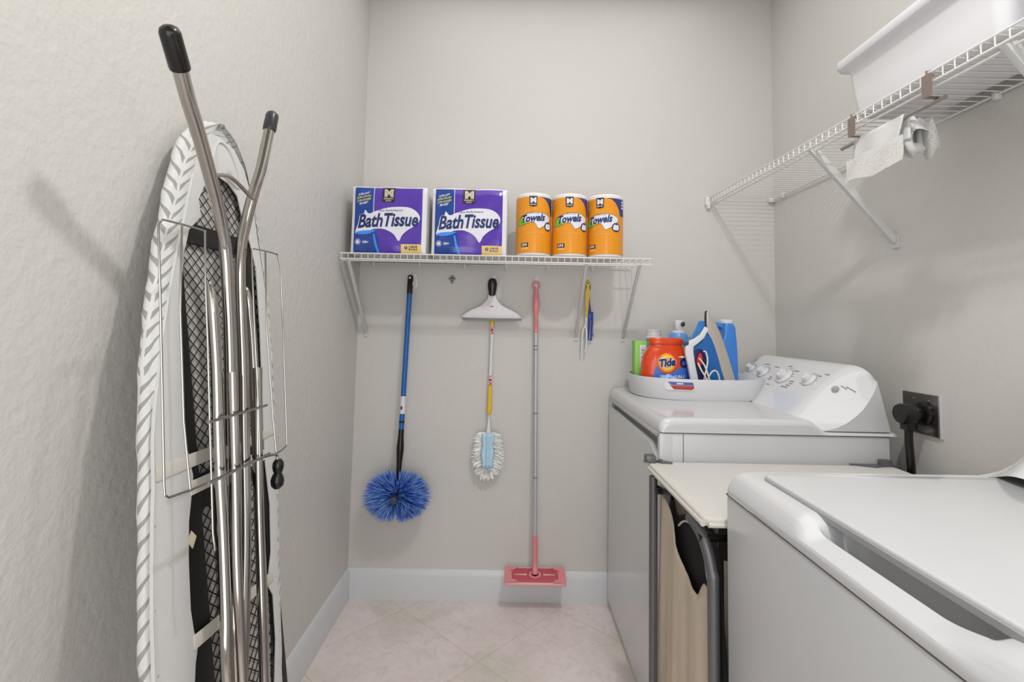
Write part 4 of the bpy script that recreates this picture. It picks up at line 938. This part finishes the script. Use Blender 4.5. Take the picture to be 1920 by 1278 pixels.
# body below the handle opening, post and bridge around it
mb.prism(cr([(.842, .0), (.940, .0), (.946, .06), (.944, .16), (.938, .24), (.932, .275), (.905, .284), (.889, .27), (.886, .235), (.876, .205), (.862, .190), (.845, .186), (.838, .16), (.837, .08)], 4), jf, 2.055, 2.125, 0, .010, True)
mb.tube([(.895, 2.09, IZ + .268), (.865, 2.09, IZ + .277), (.843, 2.09, IZ + .268), (.834, 2.09, IZ + .235), (.836, 2.09, IZ + .19)], [.014, .011, .010, .010, .012], 14, smooth_path=4)
mb.build('body', jb, jg)
mb = MB(); mb.lathe([(.024, .280), (.027, .283), (.027, .294), (.022, .298), (.0, .298)], (.912, 2.09, IZ), 28); mb.build('cap', plastic_w, jg)
# light blue refill pouch lying in the tray
mb = MB(); mb.grid(lambda u, v: (.578 + .06 * u, 1.896 + .03 * v, IZ + .070 + .010 * math.sin(PI * u) * math.sin(PI * v) + .002 * math.sin(u * 14) + .006 * v), 16, 10)
o = mb.build('refill_pouch', mat('pale blue film', (.58, .72, .92), .25), None); md = o.modifiers.new('s', 'SOLIDIFY'); md.thickness = .05; md.offset = -1
tag(o, 'pale blue pouch lying flat at the left of the tray beside the orange tub', 'pouch')
# steam iron standing on its heel
ir = thing('steam_iron', 'blue and white steam iron standing on its heel in the tray', 'iron', (.80, 1.97, IZ))
iw = mat('white iron plastic', (.86, .87, .89), .25); ib = mat('deep blue plastic', (.05, .38, .68), .2, coat=.3); steel = mat('brushed steel', (.80, .77, .73), .45, metal=.2)
ia = lambda a, b_, t: (a, t - .018, IZ + b_)
# soleplate: an upright pointed plate facing up right
sp0, sp1 = Vector((.866, 1.965, IZ + .012)), Vector((.780, 1.965, IZ + .330))
ax = (sp1 - sp0).normalized(); nrm = Vector((ax.z, 0, -ax.x)); Ls = (sp1 - sp0).length
rotn = Vector((.80, .60, 0)).normalized()
def spf(a, b_, t): # a across the plate, b along it, t thickness
    p = sp0 + ax * b_ * 1.2 + rotn * a + (ax.cross(rotn)).normalized() * t; return tuple(p)
sole = cr([(-.052, .0), (-.056, .08), (-.050, .16), (-.034, .22), (-.012, .262), (0, .272), (.012, .262), (.034, .22), (.050, .16), (.056, .08), (.052, .0), (0, -.008)], 4)
mb = MB(); mb.prism(sole, spf, -.006, .0, 0, .0015, True); mb.build('soleplate', steel, ir)
mb = MB(); mb.prism([(a * 1.05, b_ * 1.01) for a, b_ in sole], spf, .0002, .007, 0, .001, True); mb.build('sole_rim', mat('dark soleplate rim', (.16, .12, .12), .3), ir)
mb = MB(); mb.prism(cr([(.715, .0), (.838, .0), (.828, .06), (.814, .11), (.800, .16), (.785, .205), (.770, .235), (.757, .25), (.748, .235), (.738, .215), (.718, .198), (.70, .185), (.705, .12)], 4), ia, 1.930, 1.958, 0, .007, True)
mb.build('body', ib, ir)
mb = MB(); mb.prism([(.672, .190), (.69, .212), (.705, .220), (.728, .235), (.748, .268), (.762, .258), (.742, .222), (.72, .202), (.703, .19), (.702, .175), (.708, .13), (.722, .06), (.732, .0), (.705, .0), (.693, .06), (.682, .12), (.672, .165)], ia, 1.918, 1.936, 0, .003, True); mb.build('handle_shell', iw, ir)
mb = MB(); mb.prism(cr([(.69, .222), (.705, .232), (.722, .262), (.733, .287), (.745, .288), (.750, .275), (.740, .258), (.725, .238), (.705, .222)], 4), ia, 1.925, 1.950, 0, .003, True); mb.build('water_tank', mat('clear blue plastic', (.12, .48, .78), .1), ir)
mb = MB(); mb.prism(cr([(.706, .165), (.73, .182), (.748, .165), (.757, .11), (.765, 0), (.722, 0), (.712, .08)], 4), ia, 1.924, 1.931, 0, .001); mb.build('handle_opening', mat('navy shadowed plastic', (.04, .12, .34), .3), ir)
mb = MB(); mb.box((.670, 1.90, IZ + .192), (.686, 1.916, IZ + .208), .003); mb.build('spray_nozzle', mat('teal plastic', (.10, .28, .38), .3), ir)
mb = MB(); mb.prism(cr([(.714, .140), (.726, .168), (.736, .150), (.730, .12), (.718, .115)], 3), ia, 1.914, 1.922, 0, .001, True); mb.build('steam_button', mat('red plastic', (.78, .16, .10), .3), ir)
mb = MB()
for P_ in ([(.720, 1.912, .145), (.740, 1.906, .115), (.750, 1.900, .08), (.765, 1.895, .03)], [(.716, 1.91, .125), (.725, 1.902, .10), (.740, 1.896, .07), (.752, 1.89, .02)],
           [(.742, 1.91, .02), (.752, 1.905, .07), (.770, 1.90, .098), (.788, 1.90, .086), (.800, 1.90, .02)], [(.732, 1.905, .02), (.738, 1.905, .07), (.750, 1.905, .13), (.746, 1.908, .165), (.736, 1.91, .170)]):
    mb.tube([(a, b_ - .018, IZ + c_ + .004) for a, b_, c_ in P_], .0032, 8, smooth_path=5)
mb.build('power_cord', mat('off white cord', (.86, .85, .82), .4), ir)

# ------------------------------------------------------------------ outlet, plug and cable
ol = thing('power_outlet', 'square stainless steel outlet plate with black socket on the right wall', 'outlet', (XR, 1.45, .97))
stl = mat('dark stainless steel', (.48, .46, .46), .22, metal=.9)
oy0, oy1, oz0, oz1 = 1.395, 1.520, .905, 1.020
mb = MB(); mb.prism(rrect(oy0, oz0, oy1, oz1, .002, 2), YZ, XR - .007, XR - .0005, 0, .0015); mb.prism([(oy0 - .007, oz0 - .002), (oy0, oz0 - .002), (oy0, oz1 + .001), (oy0 - .007, oz1 + .001)], YZ, XR - .004, XR - .0005, 1); mb.build('cover_plate', [stl, trim_m], ol)
sk = lambda cy_, cz_, x1_: (lambda q: (x1_ - q[2], cy_ + q[0], cz_ + q[1]))
mb = MB(); mb.lathe([(.034, 0), (.034, .010), (.030, .013), (.0, .013)], (0, 0, 0), 36, fn=sk(1.440, .965, XR - .007)); mb.build('socket', black_p, ol)
for cy_, cz_ in ((1.425, 1.002), (1.478, 1.004), (1.43, .928)):
    mb = MB(); mb.lathe([(.0035, 0), (.003, .002), (.0, .0025)], (0, 0, 0), 12, fn=sk(cy_, cz_, XR - .007)); mb.build('screw', chrome, ol)
pl = thing('dryer_plug', 'black heavy round plug with thick cable in the steel outlet', 'plug', (XR - .03, 1.45, .96))
mb = MB(); mb.lathe([(.024, 0), (.027, .004), (.027, .018), (.029, .020), (.029, .048), (.026, .055), (.0, .056)], (0, 0, 0), 32, fn=sk(1.447, .962, XR - .021)); mb.box((XR - .066, 1.430, .915), (XR - .035, 1.462, .945), .005); mb.build('plug_body', black_p, pl)
mb = MB(); mb.tube([(XR - .05, 1.447, .925), (XR - .050, 1.447, .88), (XR - .045, 1.448, .80), (XR - .035, 1.455, .60), (XR - .03, 1.47, .30)], .0105, 14, smooth_path=4); mb.build('cable', black_p, pl)

# ------------------------------------------------------------------ things on and under the right shelf
tbn = thing('storage_bin', 'large white plastic storage bin on the right wire shelf', 'storage bin', (1.05, 1.15, RZ))
BZ = RZ + .003
def binrow(z, grow): # rounded rectangle outline at height z
    return [(a, b_, z) for a, b_ in rrect(.962 - grow, .935 - grow, 1.165 + min(grow, .01), 1.372 + grow, .03, 6)]
lv_ = [(BZ, -.012), (BZ + .006, -.003), (BZ + .06, .004), (BZ + .135, .011), (BZ + .140, .014), (BZ + .146, .020), (BZ + .150, .030), (BZ + .158, .034), (BZ + .172, .033), (BZ + .174, .029), (BZ + .166, .015)]
R0 = [binrow(z, g) for z, g in lv_]; n_ = len(R0[0])
mb = MB(); mb.add([p for r_ in R0 for p in r_], [[i * n_ + k, i * n_ + (k + 1) % n_, (i + 1) * n_ + (k + 1) % n_, (i + 1) * n_ + k] for i in range(len(R0) - 1) for k in range(n_)] + [list(range(n_))])
o = mb.build('tub', plastic_w, tbn); md = o.modifiers.new('s', 'SOLIDIFY'); md.thickness = .002; md.offset = -1
mb = MB(); mb.prism([(a, b_) for a, b_, z in binrow(0, .027)], XY, BZ + .162, BZ + .170, 0, .002); mb.build('lid', plastic_w, tbn)
mb = MB(); mb.grid(lambda u, v: (.965 + .20 * u, .70 + .19 * v, BZ + .072 + .008 * math.sin(v * 9) + .006 * math.sin(u * 7 + v * 4)), 14, 14)
o = mb.build('folded_cloth', mat('grey blue striped cloth', (.42, .42, .52), .9, var=.35, vscale=60)); md = o.modifiers.new('s', 'SOLIDIFY'); md.thickness = .052; md.offset = -1
tag(o, 'grey blue folded cloth on the right wire shelf at the edge of the picture', 'cloth')
# towel bar hooked over the shelf lip
tw = thing('towel_bar', 'metal towel bar hooked over the lip of the right wire shelf', 'towel bar', (.95, 1.24, 1.75))
strapm = mat('taupe metal strap', (.53, .47, .44), .4, metal=.3)
for yy in (1.335, 1.098):
    x = sxx(yy); mb = MB()
    mb.prism([(yy - .014, RZ - .056), (yy + .014, RZ - .056), (yy + .014, RZ - .006), (yy - .014, RZ - .006)], YZ, x - .007, x - .0055)
    mb.prism([(x - .007, RZ - .058), (x + .018, RZ - .058), (x + .018, RZ - .0565), (x - .007, RZ - .0565)], XZ, yy - .006, yy + .006)
    mb.tube([(x - .006, yy, RZ - .022), (x - .006, yy, RZ + .004), (x + .004, yy, RZ + .006), (x + .010, yy, RZ - .008)], .0022, 8)
    mb.build('hook', strapm, tw)
mb = MB(); mb.tube([(.958, 1.415, RZ - .064), (.966, 1.078, RZ - .064)], .0052, 14, caps=True); mb.build('bar', mat('satin nickel', (.68, .66, .63), .3, metal=.8), tw)
# white cloth over the bar, with a lacy lower edge
lace = bpy.data.materials.new('sheer lace cloth'); lace.use_nodes = True; nt = lace.node_tree; b = nt.nodes['Principled BSDF']
b.inputs['Base Color'].default_value = lin((.80, .795, .78)); b.inputs['Roughness'].default_value = .9
tcn = nt.nodes.new('ShaderNodeTexCoord'); vn = nt.nodes.new('ShaderNodeTexVoronoi'); vn.inputs['Scale'].default_value = 190; nt.links.new(tcn.outputs['Object'], vn.inputs['Vector'])
rr_ = nt.nodes.new('ShaderNodeValToRGB'); rr_.color_ramp.elements[0].position = .25; rr_.color_ramp.elements[0].color = (.72, .72, .72, 1); rr_.color_ramp.elements[1].position = .5; rr_.color_ramp.elements[1].color = (.97, .97, .97, 1)
nt.links.new(vn.outputs['Distance'], rr_.inputs[0]); nt.links.new(rr_.outputs[0], b.inputs['Alpha'])
clt = thing('white_cloth', 'white cloth with a sheer lacy edge draped over the towel bar', 'cloth', (.96, 1.25, 1.70))
def drape(u, v): # u along the bar, v over the bar front(0) to back(1)
    y = 1.352 - .165 * u; zb_ = RZ - .064; r_ = .009; xb_ = .958 + (1.415 - y) * .0237
    if v < .42: z = zb_ - (.42 - v) / .42 * .062; x = xb_ - r_ - .006 * (1 - v / .42) + .003 * math.sin(u * 9); y += .016 * (1 - v / .42) * u
    elif v < .6: a = PI - PI * (v - .42) / .18; z = zb_ + r_ * math.sin(a); x = xb_ + r_ * math.cos(a)
    else: z = zb_ - (v - .6) / .4 * .055; x = xb_ + r_ + .004 * math.sin(u * 7)
    return (x, y, z)
mb = MB(); mb.grid(drape, 20, 24); o = mb.build('folded_part', cotton, clt); md = o.modifiers.new('s', 'SOLIDIFY'); md.thickness = .003
mb = MB()
def lacef(u, v):
    y = 1.372 - .205 * u; z = RZ - .064 - .052 - .070 * v + .006 * math.sin(u * 8) * v - .02 * (1 - u) * 0
    return (.940 - .012 * v + .004 * math.sin(u * 12 + v * 3), y - .006 * v, z)
mb.grid(lacef, 24, 16); mb.build('lace_part', lace, clt)
cl2 = thing('crumpled_cloth', 'small crumpled white cloth hanging at the near end of the towel bar', 'cloth', (1.0, 1.14, 1.70))
def cr2(u, v):
    y = 1.262 - .085 * u; a = v * 2 * PI
    return (.993 + .018 * math.cos(a) * (.5 + .7 * u) + .004 * math.sin(u * 15), y + .010 * math.sin(a * 2 + u * 3), RZ - .085 - .040 * u + .050 * math.sin(a) * (.35 + .65 * math.sin(u * 2.6 + .3)) + .006 * math.sin(a * 3 + u * 8))
mb = MB(); mb.grid(cr2, 18, 28); mb.build('cloth_body', cotton, cl2)
mb = MB(); mb.grid(lambda u, v: (1.0 + .02 * v, 1.205 - .050 * u, RZ - .075 - .085 * v + .012 * math.sin(u * 6 + v * 3)), 14, 14); mb.build('lace_part', lace, cl2)
